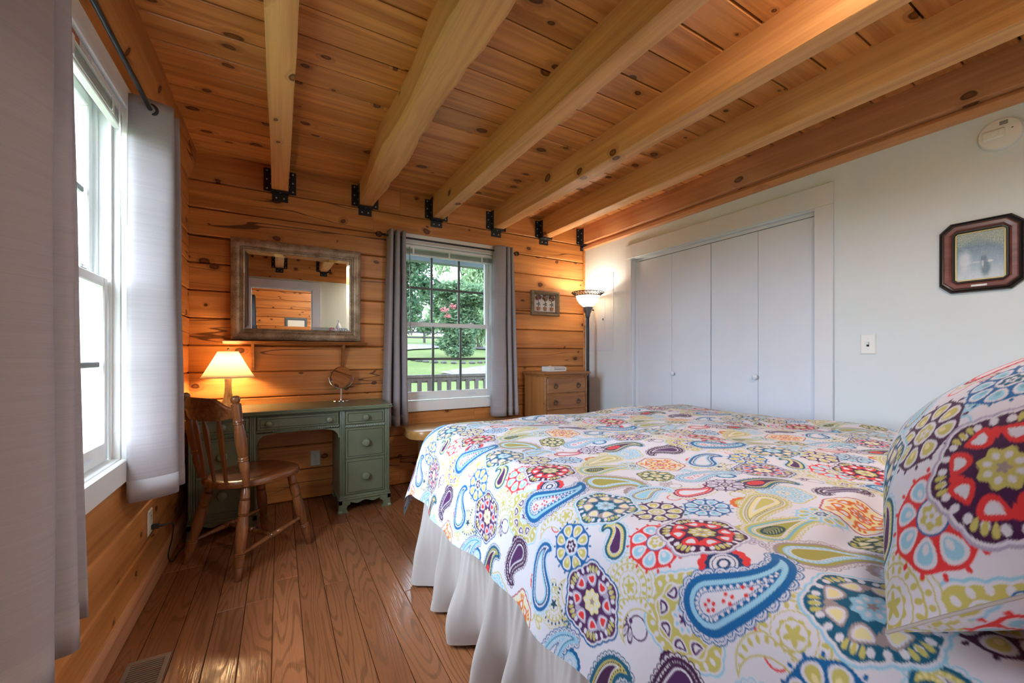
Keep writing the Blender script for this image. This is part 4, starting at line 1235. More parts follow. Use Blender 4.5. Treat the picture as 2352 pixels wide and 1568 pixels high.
# ------------------------------------------------------------------ octagonal antique picture on the white wall
M['mahogany'] = wood('mahogany_frame', (0.26, 0.10, 0.085), (0.16, 0.055, 0.047), axis=0, rough=0.35, coat=0.2)
M['ebony'] = plain('black_frame_lip', (0.02, 0.012, 0.011), 0.35)
M['gilt'] = plain('gilt_liner', (0.45, 0.35, 0.16), 0.4, metal=0.6)
def print_mat():
    """faded blue-grey engraving on canvas: garden scene with foliage above and a pale figure"""
    T = NT('faded_antique_print')
    tc = T.n('TexCoord'); g = tc.outputs['Generated']
    sp = T.n('SeparateXYZ'); T.set(sp.inputs[0], g)
    x, z = sp.outputs[0], sp.outputs[2]
    weave = T.math('ADD', T.noise(T.scale(g, (160, 1, 6)), 1.0, 1), T.noise(T.scale(g, (6, 1, 160)), 1.0, 1))
    n = T.noise(T.scale(g, (9, 1, 9)), 1.0, 4, 0.7)
    c = T.ramp(z, (0.0, (0.60, 0.66, 0.74)), (0.3, (0.36, 0.47, 0.58)), (0.7, (0.17, 0.27, 0.36)), (0.85, (0.27, 0.34, 0.34)))
    leaf = T.math('MULTIPLY', T.smooth(T.math('ADD', z, T.math('MULTIPLY', T.math('ABSOLUTE', T.math('SUBTRACT', x, 0.45)), 0.55)), 0.86, 1.0), T.smooth(T.noise(T.scale(g, (38, 1, 38)), 1.0, 2), 0.42, 0.6))
    c = T.mix(leaf, c, (0.44, 0.50, 0.38))
    def blob(cx, cz, rx, rz, col, c, lo=1.25, hi=0.75):
        dx = T.math('DIVIDE', T.math('SUBTRACT', x, cx), rx); dz = T.math('DIVIDE', T.math('SUBTRACT', z, cz), rz)
        d = T.math('SQRT', T.math('ADD', T.math('MULTIPLY', dx, dx), T.math('MULTIPLY', dz, dz)))
        d = T.math('ADD', d, T.math('MULTIPLY_ADD', n, 0.8, -0.4))
        return T.mix(T.smooth(d, lo, hi), c, col)
    c = blob(0.18, 0.40, 0.13, 0.22, (0.60, 0.65, 0.74), c, 1.5, 0.4)
    c = blob(0.62, 0.22, 0.10, 0.16, (0.14, 0.21, 0.28), c, 1.5, 0.5)
    c = blob(0.58, 0.42, 0.07, 0.07, (0.15, 0.22, 0.30), c, 1.4, 0.6)
    c = blob(0.60, 0.53, 0.03, 0.035, (0.30, 0.34, 0.36), c, 1.1, 0.8)
    c = blob(0.56, 0.32, 0.025, 0.07, (0.50, 0.56, 0.64), c, 1.3, 0.6)
    c = blob(0.72, 0.36, 0.06, 0.03, (0.66, 0.70, 0.75), c, 1.1, 0.8)
    c = blob(0.42, 0.36, 0.08, 0.02, (0.55, 0.60, 0.67), c, 1.1, 0.8)
    c = T.mix(T.math('MULTIPLY', T.smooth(weave, 1.05, 1.35), 0.5), c, (0.72, 0.75, 0.78))
    c = T.mix(T.math('MULTIPLY', T.smooth(n, 0.5, 0.75), 0.25), c, (0.12, 0.17, 0.2))
    T.bsdf(c, 0.35)
    return T.m
M['print'] = print_mat()
pf = thing('octagonal_picture', 'octagonal mahogany frame with a faded garden print on the white wall', 'picture', (XR, 0.571, 1.592), -PI / 2)
def octo(w, h, c): return [(-w + c, -h), (w - c, -h), (w, -h + c), (w, h - c), (w - c, h), (-w + c, h), (-w, h - c), (-w, -h + c)]
def ring_loft(levels):
    mb = MB()
    mb.loft([[(x, y, z) for x, z in octo(w, h, c)][::-1] for w, h, c, y in levels], cap=False)
    return mb
PW, PH, PC = 0.138, 0.174, 0.040
obj('outer_lip', ring_loft([(PW - 0.001, PH - 0.001, PC, 0), (PW, PH, PC, -0.012), (PW - 0.004, PH - 0.004, PC, -0.019), (PW - 0.008, PH - 0.008, PC, -0.015), (PW - 0.012, PH - 0.012, PC - 0.002, -0.021), (PW - 0.018, PH - 0.018, PC - 0.004, -0.018)]), M['ebony'], pf, angle=25)
obj('frame', ring_loft([(PW - 0.0175, PH - 0.0175, PC - 0.004, -0.0185), (PW - 0.022, PH - 0.022, PC - 0.006, -0.024), (PW - 0.036, PH - 0.036, PC - 0.014, -0.022), (PW - 0.046, PH - 0.046, PC - 0.022, -0.012)]), M['mahogany'], pf, angle=25)
obj('inner_lip', ring_loft([(PW - 0.0455, PH - 0.0455, PC - 0.022, -0.012), (PW - 0.047, PH - 0.047, PC - 0.024, -0.019), (PW - 0.052, PH - 0.052, PC - 0.026, -0.018), (PW - 0.056, PH - 0.056, PC - 0.03, -0.009)]), M['ebony'], pf, angle=25)
pw_, ph_ = PW - 0.062, PH - 0.062
gl = MB()
for (a, b, c, d) in ((-pw_ - 0.006, -pw_, -ph_ - 0.006, ph_ + 0.006), (pw_, pw_ + 0.006, -ph_ - 0.006, ph_ + 0.006), (-pw_, pw_, ph_, ph_ + 0.006), (-pw_, pw_, -ph_ - 0.006, -ph_)):
    obj('liner', MB().box(a, b, -0.0105, -0.004, c, d), M['gilt'], pf, angle=0)
obj('print', MB().box(-pw_, pw_, -0.008, -0.004, -ph_, ph_), M['print'], pf, angle=0)
np_ = obj('name_plate', MB().box(-0.026, 0.026, -0.0255, -0.022, -PH + 0.024, -PH + 0.033, b=0.0008), M['plastic'], pf)
for x in (-0.023, 0.023): obj('pin', MB().ellipsoid((x, -0.0258, -PH + 0.0285), (0.0012, 0.0008, 0.0012), 6, 4), M['bronze'], np_)

# ------------------------------------------------------------------ bench by the window
M['bench'] = wood('honey_pine_slab', (0.62, 0.35, 0.12), (0.44, 0.20, 0.055), axis=0, rough=0.3, grain=14.0, coat=0.3)
M['bench_leg'] = wood('hewn_post_wood', (0.34, 0.16, 0.07), (0.20, 0.085, 0.035), axis=2, rough=0.7, grain=60.0)
bench = thing('slab_bench', 'honey-coloured wooden slab bench with a rounded end under the back window', 'bench', (1.46, 3.22, 0))
poly = []
bx0, bx1, by0, by1, br = -0.582, 0.60, -0.20, 0.215, 0.15
for cx, cy, a0 in ((bx0 + br, by1 - br, PI / 2), (bx0 + br, by0 + br, PI), (bx1 - 0.05, by0 + 0.05, 1.5 * PI), (bx1 - 0.05, by1 - 0.05, 2 * PI)):
    r = br if cx < 0 else 0.05
    for i in range(10):
        t = a0 + PI / 2 * i / 9
        poly.append((cx + r * math.cos(t), cy + r * math.sin(t)))
mb = MB()
cxm, cym = (bx0 + bx1) / 2, (by0 + by1) / 2
def sc(o): return [(cxm + (x - cxm) * (1 - o / 0.59), cym + (y - cym) * (1 - o / 0.21)) for x, y in poly]
mb.loft([[(x, y, z) for x, y in sc(o)] for o, z in ((0.010, 0.450), (0.002, 0.454), (0, 0.462), (0, 0.508), (0.003, 0.516), (0.010, 0.52))])
obj('seat_slab', mb, M['bench'], bench, angle=30)
for x in (-0.38, 0.45):
    mb = MB(); rings = []
    for z, w in ((0, 1.0), (0.03, 1.02), (0.22, 0.96), (0.43, 1.0), (0.4495, 1.0)):
        rings.append([(x + w * px_, w * py_, z) for px_, py_ in ((-0.07, -0.12), (-0.055, -0.14), (0.055, -0.14), (0.07, -0.12), (0.07, 0.12), (0.055, 0.14), (-0.055, 0.14), (-0.07, 0.12))])
    obj('leg', mb.loft(rings), M['bench_leg'], bench, angle=30)
obj('stretcher', MB().box(-0.318, 0.388, -0.03, 0.03, 0.12, 0.20, b=0.006), M['bench_leg'], bench)

# ------------------------------------------------------------------ small chest of drawers
M['chest'] = wood('amber_pine_chest', (0.40, 0.170, 0.055), (0.25, 0.095, 0.028), axis=0, rough=0.32, grain=18.0, coat=0.2)
M['chest_side'] = pine('amber_pine_side', (0.46, 0.20, 0.06), (0.28, 0.105, 0.03), axis=2, knots=0.5, rough=0.35, spread=0.05)
M['ring_pull'] = plain('pewter_ring', (0.12, 0.10, 0.085), 0.35, metal=0.8)
chest = thing('chest_of_drawers', 'small amber pine chest of drawers with ring pulls in the corner', 'dresser', (2.372, 3.267, 0))
cw, cy0, cy1 = 0.250, -0.187, 0.175
obj('body', MB().box(-cw, cw, cy0 + 0.012, cy1, 0.06, 0.918, b=0.002), M['chest_side'], chest)
obj('plinth', MB().box(-cw - 0.006, cw + 0.006, cy0 + 0.004, cy1, 0.0, 0.075, b=0.004), M['chest'], chest)
for s in (-1, 1):
    obj('stile', MB().box(min(s * cw, s * (cw - 0.022)), max(s * cw, s * (cw - 0.022)), cy0, cy0 + 0.014, 0.076, 0.917, b=0.002), M['chest'], chest)
mb = MB()
mb.loft([[(-cw - o, cy0 - o, z), (cw + o, cy0 - o, z), (cw + o, cy1, z), (-cw - o, cy1, z)] for o, z in ((0.0, 0.905), (0.006, 0.909), (0.008, 0.918), (0.014, 0.924), (0.022, 0.930), (0.024, 0.940), (0.020, 0.949), (0.012, 0.951))])
obj('top', mb, M['chest'], chest, angle=25)
zt = 0.893
for k in range(5):
    h = 0.140
    d = obj('drawer', MB().box(-cw + 0.026, cw - 0.026, cy0 - 0.004, cy0 + 0.013, zt - h, zt, b=0.004), M['chest'], chest)
    for x in (-0.135, 0.135):
        p = MB().lathe_between((x, cy0 - 0.004, zt - h / 2 + 0.012), (x, cy0 - 0.012, zt - h / 2 + 0.012), [(0, 0.011), (0.7, 0.009), (1, 0.004)], 14)
        p.box(x - 0.0045, x + 0.0045, cy0 - 0.013, cy0 - 0.004, zt - h / 2 - 0.006, zt - h / 2 + 0.018, b=0.001)
        obj('ring_pull', p.torus((x, cy0 - 0.011, zt - h / 2 - 0.006), (0, 1, 0.12), 0.020, 0.0035, 24, 8), M['ring_pull'], d)
    zt -= h + 0.012
# clock radio
M['clock_face'] = plain('dark_display', (0.012, 0.012, 0.014), 0.2)
ck = thing('clock_radio', 'flat white clock radio on the chest of drawers', 'clock', (2.36, 3.27, 0.9515), math.radians(3))
obj('body', MB().loft([[(x, -0.06, 0.0), (x, 0.06, 0.0), (x, 0.06, 0.045), (x, -0.03, 0.048), (x, -0.066, 0.036)] for x in (-0.105, 0.105)]), M['plastic'], ck, angle=20)
obj('display', MB().box(-0.05, 0.095, -0.0672, -0.064, 0.008, 0.030, b=0.001, M=Matrix.Rotation(math.radians(-9), 4, 'X') @ Matrix.Translation((0, 0.0005, 0))), M['clock_face'], ck)
obj('buttons', MB().box(-0.07, -0.04, -0.01, 0.005, 0.0475, 0.053, b=0.002), M['plastic'], ck)

# ------------------------------------------------------------------ torchiere floor lamp (lit)
M['pole'] = plain('dark_pewter_pole', (0.045, 0.045, 0.055), 0.35, metal=0.7)
M['pewter'] = plain('pewter_cup', (0.16, 0.16, 0.18), 0.5, metal=0.4, var=0.3, vscale=70)
fl = thing('torchiere_lamp', 'lit torchiere floor lamp with an alabaster glass bowl beside the white wall', 'lamp', (2.762, 3.235, 0))
obj('base', MB().lathe([(0.125, 0), (0.128, 0.012), (0.11, 0.022), (0.05, 0.034), (0.022, 0.05), (0.016, 0.065)], 36), M['pole'], fl)
obj('pole', MB().lathe([(0.0165, 0.06), (0.0165, 0.84), (0.0175, 0.842), (0.0175, 0.852), (0.0155, 0.855), (0.0155, 1.49), (0.02, 1.495), (0.02, 1.51)], 20), M['pole'], fl)
obj('cup', MB().lathe([(0.018, 1.50), (0.026, 1.515), (0.024, 1.53), (0.038, 1.56), (0.050, 1.595), (0.048, 1.605), (0.02, 1.606)], 28), M['pewter'], fl)
sw_ = obj('switch_knob', MB().lathe_between((0.04, 0.0, 1.575), (0.075, -0.005, 1.575), [(0, 0.003), (0.55, 0.003), (0.6, 0.0065), (1, 0.0065)], 10), M['black'], fl)
def bowl_mat():
    T = NT('alabaster_glass')
    v, r = T.coords(offset=False)
    n = T.noise(v, 22.0, 4, 0.6, 1.5)
    c = T.ramp(n, (0.35, (0.82, 0.70, 0.52)), (0.6, (0.92, 0.88, 0.80)))
    di = T.n('BsdfDiffuse'); T.set(di.inputs[0], c)
    tr = T.n('BsdfTranslucent'); T.set(tr.inputs[0], c)
    mx = T.n('MixShader', i_0=0.45)
    T.t.links.new(di.outputs[0], mx.inputs[1]); T.t.links.new(tr.outputs[0], mx.inputs[2])
    T.t.links.new(mx.outputs[0], T.out.inputs[0])
    return T.m
M['bowl'] = bowl_mat()
bw_ = obj('glass_bowl', MB().lathe([(0.03, 1.603), (0.052, 1.612), (0.085, 1.640), (0.108, 1.675), (0.120, 1.708), (0.123, 1.722), (0.119, 1.722), (0.104, 1.677), (0.081, 1.644), (0.05, 1.617), (0.03, 1.609)], 44, cap=False), M['bowl'], fl, angle=60)
# pierced metal rim: two rings and a zigzag lattice
rm = MB()
R0, R1, z0, z1 = 0.124, 0.165, 1.720, 1.752
rm.tube([(R0 * math.cos(2 * PI * k / 48), R0 * math.sin(2 * PI * k / 48), z0) for k in range(48)], 0.0035, 8, closed=True)
rm.tube([(R1 * math.cos(2 * PI * k / 48), R1 * math.sin(2 * PI * k / 48), z1) for k in range(48)], 0.004, 8, closed=True)
NZ = 28
for k in range(NZ):
    a, b, c = (2 * PI * (k + q) / NZ for q in (0, 0.5, 1))
    p = (R0 * math.cos(a), R0 * math.sin(a), z0); q = (R1 * math.cos(b), R1 * math.sin(b), z1); r = (R0 * math.cos(c), R0 * math.sin(c), z0)
    rm.tube([p, q], 0.003, 6); rm.tube([q, r], 0.003, 6)
    mid = (R0 + R1) / 2
    rm.ellipsoid((mid * 1.02 * math.cos(a), mid * 1.02 * math.sin(a), (z0 + z1) / 2 + 0.003), (0.006, 0.006, 0.004), 8, 6)
rr_ = obj('pierced_rim', rm, M['bronze'], fl); rr_['kind'] = 'stuff'
ld = bpy.data.lights.new('torchiere_bulb', 'POINT'); ld.energy = 2.8; ld.color = (1.0, 0.87, 0.70); ld.shadow_soft_size = 0.035
lo_ = bpy.data.objects.new('torchiere_bulb', ld); COL.objects.link(lo_); lo_.location = (0, 0, 1.685); lo_.parent = fl

# ------------------------------------------------------------------ things seen only in the mirror
M['hall_frame'] = plain('slate_blue_frame', (0.10, 0.13, 0.17), 0.5)
hp = thing('hall_picture', 'slate blue framed print on the log wall beyond the doorway, seen in the mirror', 'picture', (0.335, -3.385, 1.33), PI)
for s in range(4): obj('frame_rail', mitred([(0, 0), (0, -0.02), (0.03, -0.03), (0.055, -0.02), (0.055, 0)], 0.22, 0.42, [s])[0], M['hall_frame'], hp, angle=30)
def pale_print():
    T = NT('pale_teal_print'); tc = T.n('TexCoord'); g = tc.outputs['Generated']
    n = T.noise(T.scale(g, (7, 1, 7)), 1.0, 3)
    sp = T.n('SeparateXYZ'); T.set(sp.inputs[0], g)
    m = T.math('MULTIPLY', T.smooth(n, 0.52, 0.6), T.smooth(sp.outputs[2], 0.6, 0.3))
    T.bsdf(T.mix(m, (0.75, 0.78, 0.78), (0.10, 0.30, 0.34)), 0.4); return T.m
obj('print', MB().box(-0.165, 0.165, -0.012, -0.004, 0.055, 0.365), pale_print(), hp, angle=0)
M['ceramic'] = plain('white_ceramic', (0.72, 0.74, 0.78), 0.3, var=0.02)
hs_ = tag(obj('head_shelf', MB().box(-0.32, 0.32, -0.0, 0.14, -0.03, 0.0, b=0.004), M['trim'], loc=(1.0, YF + 0.001, 1.335)), 'white shelf on the wall over the head of the bed, seen in the mirror', 'shelf')
vz = thing('bottle_vase', 'white bottle vase on the shelf over the bed head, seen in the mirror', 'vase', (0.83, YF + 0.075, 1.335))
obj('body', MB().lathe([(0.03, 0), (0.046, 0.01), (0.05, 0.06), (0.046, 0.11), (0.032, 0.15), (0.016, 0.175), (0.012, 0.185)], 28), M['ceramic'], vz)
obj('neck', MB().lathe([(0.012, 0.184), (0.012, 0.225), (0.015, 0.23), (0.009, 0.231)], 20), M['ceramic'], vz)
# added fill light shaped as a ceiling dome over the bed, behind the field of view
cl = thing('fill_light', 'added fill light with a frosted dome over the head of the bed, behind the viewpoint', 'lamp', (1.53, 0.16, ZC))
obj('canopy', MB().lathe([(0.17, -0.001), (0.17, -0.02), (0.15, -0.026)], 36), M['bronze'], cl)
obj('dome', MB().lathe([(0.165, -0.02), (0.175, -0.05), (0.15, -0.09), (0.10, -0.115), (0.04, -0.125), (0.002, -0.127)], 36, cap=False), glow('fill_dome', (1.0, 0.97, 0.94), 13.0), cl, angle=60)
hl = thing('hall_fill_light', 'added fill light with a frosted dome in the room beyond the doorway', 'lamp', (0.9, -1.9, ZC))  # second added fill light, brightens the room beyond the doorway
obj('canopy', MB().lathe([(0.17, -0.001), (0.17, -0.02), (0.15, -0.026)], 36), M['bronze'], hl)
obj('dome', MB().lathe([(0.165, -0.02), (0.175, -0.05), (0.15, -0.09), (0.10, -0.115), (0.04, -0.125), (0.002, -0.127)], 36, cap=False), glow('fill_dome_hall', (1.0, 0.90, 0.74), 22.0), hl, angle=60)
# ------------------------------------------------------------------ printed cotton: paisley and medallion repeat, computed here
def srgb(r, g, b):
    c = np.array([r, g, b]) / 255.0
    return np.where(c <= 0.04045, c / 12.92, ((c + 0.055) / 1.055) ** 2.4)
K = dict(white=srgb(216, 213, 224), blue=srgb(18, 98, 158), navy=srgb(25, 60, 105), teal=srgb(22, 92, 122), sky=srgb(150, 200, 224), aqua=srgb(120, 178, 196), red=srgb(222, 56, 58),
         wine=srgb(158, 32, 54), purple=srgb(82, 40, 92), plum=srgb(70, 30, 70), gold=srgb(196, 186, 106), olive=srgb(164, 156, 70), orange=srgb(214, 104, 40), taupe=srgb(160, 142, 142), lilac=srgb(172, 162, 190), dgreen=srgb(30, 72, 80), cream=srgb(226, 214, 160), rust=srgb(180, 70, 40))
TX, TY, PX = 0.77, 0.53, 0.0007
TW, TH = int(TX / PX), int(TY / PX)
TILE = np.empty((TH, TW, 3)); TILE[:] = K['white']
class Patch:
    def __init__(self, cx, cy, R, rot=0.0):
        n = int(R / PX) + 2
        ix = np.arange(-n, n + 1)
        self.gx = (ix + int(round(cx / PX))) % TW
        self.gy = (ix + int(round(cy / PX))) % TH
        a, b = np.meshgrid(ix * PX, ix * PX)
        c, s = math.cos(rot), math.sin(rot)
        self.x, self.y = a * c + b * s, -a * s + b * c
        self.r = np.hypot(self.x, self.y); self.t = np.arctan2(self.y, self.x)
        self.buf = TILE[np.ix_(self.gy, self.gx)]
    def put(self, sdf, col):
        m = np.clip(0.5 - sdf / PX, 0, 1)[..., None]
        self.buf = self.buf * (1 - m) + K[col] * m
    def line(self, sdf, w, col): self.put(np.abs(sdf) - w / 2, col)
    def done(self): TILE[np.ix_(self.gy, self.gx)] = self.buf
    def fold(self, n, off=0.0):
        w = 2 * PI / n
        return (self.t - off + w / 2) % w - w / 2
    def ring(self, n, rho, ra, rb, col, off=0.0, curl=0.0, taper=0.0):
        f = self.fold(n, off)
        a, b = self.r * np.cos(f) - rho, self.r * np.sin(f)
        tt = np.clip(b / rb, -1.2, 1.2)
        w = ra * (1 - taper * tt)
        a = a - curl * tt * tt
        d = (np.sqrt((a / np.maximum(w, 1e-4)) ** 2 + (b / rb) ** 2) - 1) * min(ra, rb)
        self.put(d, col)
    def ringr(self, n, rho, ra, rb, col, off=0.0, taper=0.0):
        """like ring, tapering along the radius instead"""
        f = self.fold(n, off)
        a, b = self.r * np.cos(f) - rho, self.r * np.sin(f)
        w = rb * (1 + taper * np.clip(a / ra, -1, 1))
        self.put((np.sqrt((a / ra) ** 2 + (b / np.maximum(w, 1e-4)) ** 2) - 1) * min(ra, rb), col)
def medallion(cx, cy, R, base, halo, drop, fill, dots, cen, trio='gold', rot=0.0, n=8):
    p = Patch(cx, cy, R * 1.25, rot)
    cusp = np.abs(((p.t / (2 * PI) * 6) % 1) - 0.5) * 2
    Ro = R * (0.86 + 0.14 * cusp ** 1.5 + 0.03 * np.abs(np.sin(p.t * 12)))
    p.put(p.r - Ro - 0.0075, halo); p.put(p.r - Ro - 0.0035, 'white'); p.put(p.r - Ro + 0.0005, base)
    p.ringr(24, R * 0.80, R * 0.075, R * 0.055, dots)
    for o in (-0.14, 0, 0.14): p.ringr(6, R * 0.82, R * 0.10, R * 0.040, trio, off=o, taper=0.4)
    p.ring(n, R * 0.55, R * 0.165, R * 0.20, drop, off=0.1, curl=R * 0.06, taper=0.45)
    p.ring(n, R * 0.55, R * 0.125, R * 0.155, 'white' if fill != 'white' else drop, off=0.1, curl=R * 0.05, taper=0.45)
    p.ring(n, R * 0.55, R * 0.085, R * 0.11, fill, off=0.1, curl=R * 0.05, taper=0.45)
    p.ringr(n // 2, R * 0.58, R * 0.11, R * 0.06, drop, off=0.1 + PI / n, taper=0.5)
    p.put(p.r - R * 0.30 * (1 + 0.10 * np.cos(8 * p.t)), cen)
    p.ringr(8, R * 0.19, R * 0.055, R * 0.042, 'white')
    p.put(p.r - R * 0.075 * (1 + 0.3 * np.cos(5 * p.t)), 'taupe')
    p.done()
def wheel(cx, cy, R, ringc, tul, inner, mid, flower, n=8, rot=0.0):
    p = Patch(cx, cy, R * 1.25, rot)
    p.ringr(16, R * 1.03, R * 0.07, R * 0.045, ringc)
    p.put(p.r - R * (0.97 + 0.03 * np.cos(n * p.t)), ringc)
    p.ringr(n, R * 0.65, R * 0.27, R * 0.225, 'white', taper=0.38)
    p.ringr(n, R * 0.66, R * 0.20, R * 0.155, tul, taper=0.30)
    p.ringr(n, R * 0.60, R * 0.10, R * 0.065, inner)
    p.put(p.r - R * 0.37, mid); p.put(p.r - R * 0.33, 'white')
    p.put(p.r - R * 0.24 * (1 + 0.14 * np.cos(6 * p.t)), flower); p.put(p.r - R * 0.13 * (1 + 0.3 * np.cos(5 * p.t)), 'white')
    p.put(p.r - R * 0.05, flower)
    p.done()
def lace(cx, cy, R, base, halo, drop, n=8, rot=0.0):
    p = Patch(cx, cy, R * 1.25, rot)
    cusp = np.abs(((p.t / (2 * PI) * 6) % 1) - 0.5) * 2
    Ro = R * (0.86 + 0.14 * cusp ** 1.4 + 0.03 * np.abs(np.sin(p.t * 12)))
    p.put(p.r - Ro - 0.006, halo); p.put(p.r - Ro - 0.0025, 'white'); p.put(p.r - Ro + 0.001, base)
    p.ringr(24, R * 0.83, R * 0.07, R * 0.05, 'white')
    p.put(p.r - R * 0.70 * (1 + 0.06 * np.cos(8 * p.t)), 'white'); p.put(p.r - R * 0.66 * (1 + 0.06 * np.cos(8 * p.t)), base)
    p.ring(n, R * 0.50, R * 0.135, R * 0.185, 'white', curl=R * 0.06, taper=0.5)
    p.ring(n, R * 0.50, R * 0.095, R * 0.145, drop, curl=R * 0.05, taper=0.5)
    p.ring(n, R * 0.50, R * 0.05, R * 0.09, 'white', curl=R * 0.05, taper=0.5)
    p.put(p.r - R * 0.27 * (1 + 0.10 * np.cos(8 * p.t)), 'white')
    p.ringr(8, R * 0.19, R * 0.05, R * 0.032, halo)
    p.put(p.r - R * 0.085 * (1 + 0.4 * np.cos(5 * p.t)), drop)
    p.done()
def paisley(cx, cy, L, ang, bend, layers, scal=None, beads=None, seeds=None, width=0.30, fan=None, leaf=None):
    """layers: (inset as share of L, colour) from the outside in"""
    p = Patch(cx, cy, L * 0.78, ang)
    N = 34
    C = []
    hx, hy, hd = -0.24 * L, -0.10 * bend * L, -0.35 * bend
    for i in range(N):
        t = i / (N - 1)
        C.append((hx, hy, width * L * (1 - t) ** 0.78 + 0.010 * L))
        hd += bend * (t ** 1.3) * 0.34
        hx += 0.70 * L / N * math.cos(hd); hy += 0.70 * L / N * math.sin(hd)
    D = np.full(p.x.shape, 9.0)
    for x, y, r in C: D = np.minimum(D, np.hypot(p.x - x, p.y - y) - r)
    def bnd(off, step):
        raw = []
        x0, y0, r0 = C[0]
        for k in range(40):
            a = PI / 2 + PI * k / 39
            raw.append((x0 + (r0 + off) * math.cos(a), y0 + (r0 + off) * math.sin(a)))
        up, dn = [], []
        for i in range(N):
            x, y, r = C[i]
            j = min(i + 1, N - 1); h = max(i - 1, 0)
            tx, ty = C[j][0] - C[h][0], C[j][1] - C[h][1]
            l = math.hypot(tx, ty); nx, ny = -ty / l, tx / l
            if r + off > 0:
                up.append((x + nx * (r + off), y + ny * (r + off))); dn.append((x - nx * (r + off), y - ny * (r + off)))
        path = up[::-1] + raw + dn
        out, acc = [path[0]], 0.0
        for a, b in zip(path[:-1], path[1:]):
            acc += math.hypot(b[0] - a[0], b[1] - a[1])
            if acc >= step: out.append(b); acc = 0.0
        return out
    if fan:
        fx, fy, fr, c1, c2 = fan
        q = np.hypot(p.x - fx * L, p.y - fy * L); th = np.arctan2(p.y - fy * L, p.x - fx * L)
        p.put(q - fr * L * (0.92 + 0.08 * np.abs(np.cos(th * 7))), c1)
        p.put(q - fr * L * 0.72 * (0.9 + 0.1 * np.abs(np.cos(th * 7))), c2)
        p.put(q - fr * L * 0.52, 'white'); p.line(q - fr * L * 0.42, 0.0018, c2); p.put(q - fr * L * 0.26, c2); p.put(q - fr * L * 0.16, 'white')
    if scal:
        col, rad = scal
        pts = bnd(rad * 0.35 * L, rad * L * 1.35)
        S = np.full(p.x.shape, 9.0)
        for x, y in pts: S = np.minimum(S, np.hypot(p.x - x, p.y - y) - rad * L)
        p.put(S, col); p.put(S + 0.0022, 'white'); p.put(S + 0.0052, col); p.put(S + 0.0070, 'white'); p.put(S + 0.0105, col)
    for off, col in layers: p.put(D + off * L, col)
    if beads:
        off, rad, col = beads
        S = np.full(p.x.shape, 9.0)
        for x, y in bnd(-off * L, rad * L * 2.5): S = np.minimum(S, np.hypot(p.x - x, p.y - y) - rad * L)
        p.put(S, col)
    if leaf:
        S = np.hypot((p.x + 0.17 * L) / 1.9, p.y - C[5][1]) - 0.072 * L
        p.put(S, leaf[0])
        p.put(np.maximum(S + 0.004, np.abs(((p.x * 0.8 + np.abs(p.y - C[5][1])) / (0.03 * L)) % 1 - 0.5) * 0.03 * L - 0.0045 * L), leaf[1])
    if seeds:
        for k in range(3):
            sx = -0.24 * L + k * 0.12 * L
            for j in range(5 - k):
                a = 2 * PI * j / (5 - k)
                p.put(np.hypot(p.x - sx - 0.028 * L * math.cos(a), p.y - C[4 + 5 * k][1] - 0.028 * L * math.sin(a)) - 0.012 * L, seeds)
    p.done()
def shell(cx, cy, R, c1, c2, rot=0.0):
    """lacy half-moon: scalloped rings around an off-centre flower, with a crescent tail"""
    p = Patch(cx, cy, R * 1.7, rot)
    cut = -p.x - 0.35 * R
    S = np.maximum(p.r - R * (0.95 + 0.05 * np.abs(np.cos(p.t * 9))), cut)
    p.put(S, c1); p.put(S + 0.0018, 'white')
    for f, w in ((0.86, 0.0016), (0.66, 0.0030), (0.44, 0.0016)):
        p.put(np.maximum(np.abs(p.r - R * f * (0.97 + 0.03 * np.abs(np.cos(p.t * 9)))) - w / 2, cut), c1)
    for n, rho, ra, rb, c in ((22, 0.76, 0.06, 0.05, c2), (16, 0.55, 0.075, 0.05, c1)):
        f = p.fold(n); d = (np.sqrt(((p.r * np.cos(f) - R * rho) / (R * ra)) ** 2 + (p.r * np.sin(f) / (R * rb)) ** 2) - 1) * R * rb
        p.put(np.maximum(d, cut), c)
    p.put(p.r - R * 0.30 * (1 + 0.08 * np.cos(9 * p.t)), c1); p.put(p.r - R * 0.25, 'white'); p.put(p.r - R * 0.16 * (1 + 0.35 * np.cos(5 * p.t)), c2)
    # crescent
    q = np.hypot(p.x + 0.95 * R, p.y); q2 = np.hypot(p.x + 1.32 * R, p.y + 0.12 * R)
    cr = np.maximum(q - 0.80 * R, 0.72 * R - q2)
    cr = np.maximum(cr, p.x + 0.30 * R)
    p.put(cr, c1); p.put(cr + 0.0025, 'white')
    th = np.arctan2(p.y, p.x + 0.95 * R); w = 2 * PI / 22
    ff = (th + w / 2) % w - w / 2
    d = (np.sqrt(((q * np.cos(ff) - 0.66 * R) / (0.085 * R)) ** 2 + (q * np.sin(ff) / (0.045 * R)) ** 2) - 1) * 0.045 * R
    p.put(np.maximum(d, cr + 0.003), c2)
    p.done()
def sprig(cx, cy, R, c1, c2, rot=0.0, n=5):
    """open palmette of outlined petals on a little stem"""
    p = Patch(cx, cy, R * 1.3, rot)
    for k in range(n):
        a = (k - (n - 1) / 2) * 0.55
        x, y = p.x * math.cos(a) + p.y * math.sin(a), -p.x * math.sin(a) + p.y * math.cos(a)
        e = (np.sqrt(((x - 0.60 * R) / (0.40 * R)) ** 2 + (y / (0.16 * R * (1 + 0.3 * np.clip((x - 0.6 * R) / (0.4 * R), -1, 1)))) ** 2) - 1) * 0.16 * R
        p.put(e, c1); p.put(e + 0.0022, 'white'); p.put(e + 0.10 * R, c2)
    p.line(np.maximum(np.abs(np.hypot(p.x + 0.35 * R, p.y - 0.35 * R) - 0.5 * R) , p.x - 0.05 * R), 0.0030, c1)
    p.put(p.r - 0.12 * R, c1)
    p.done()
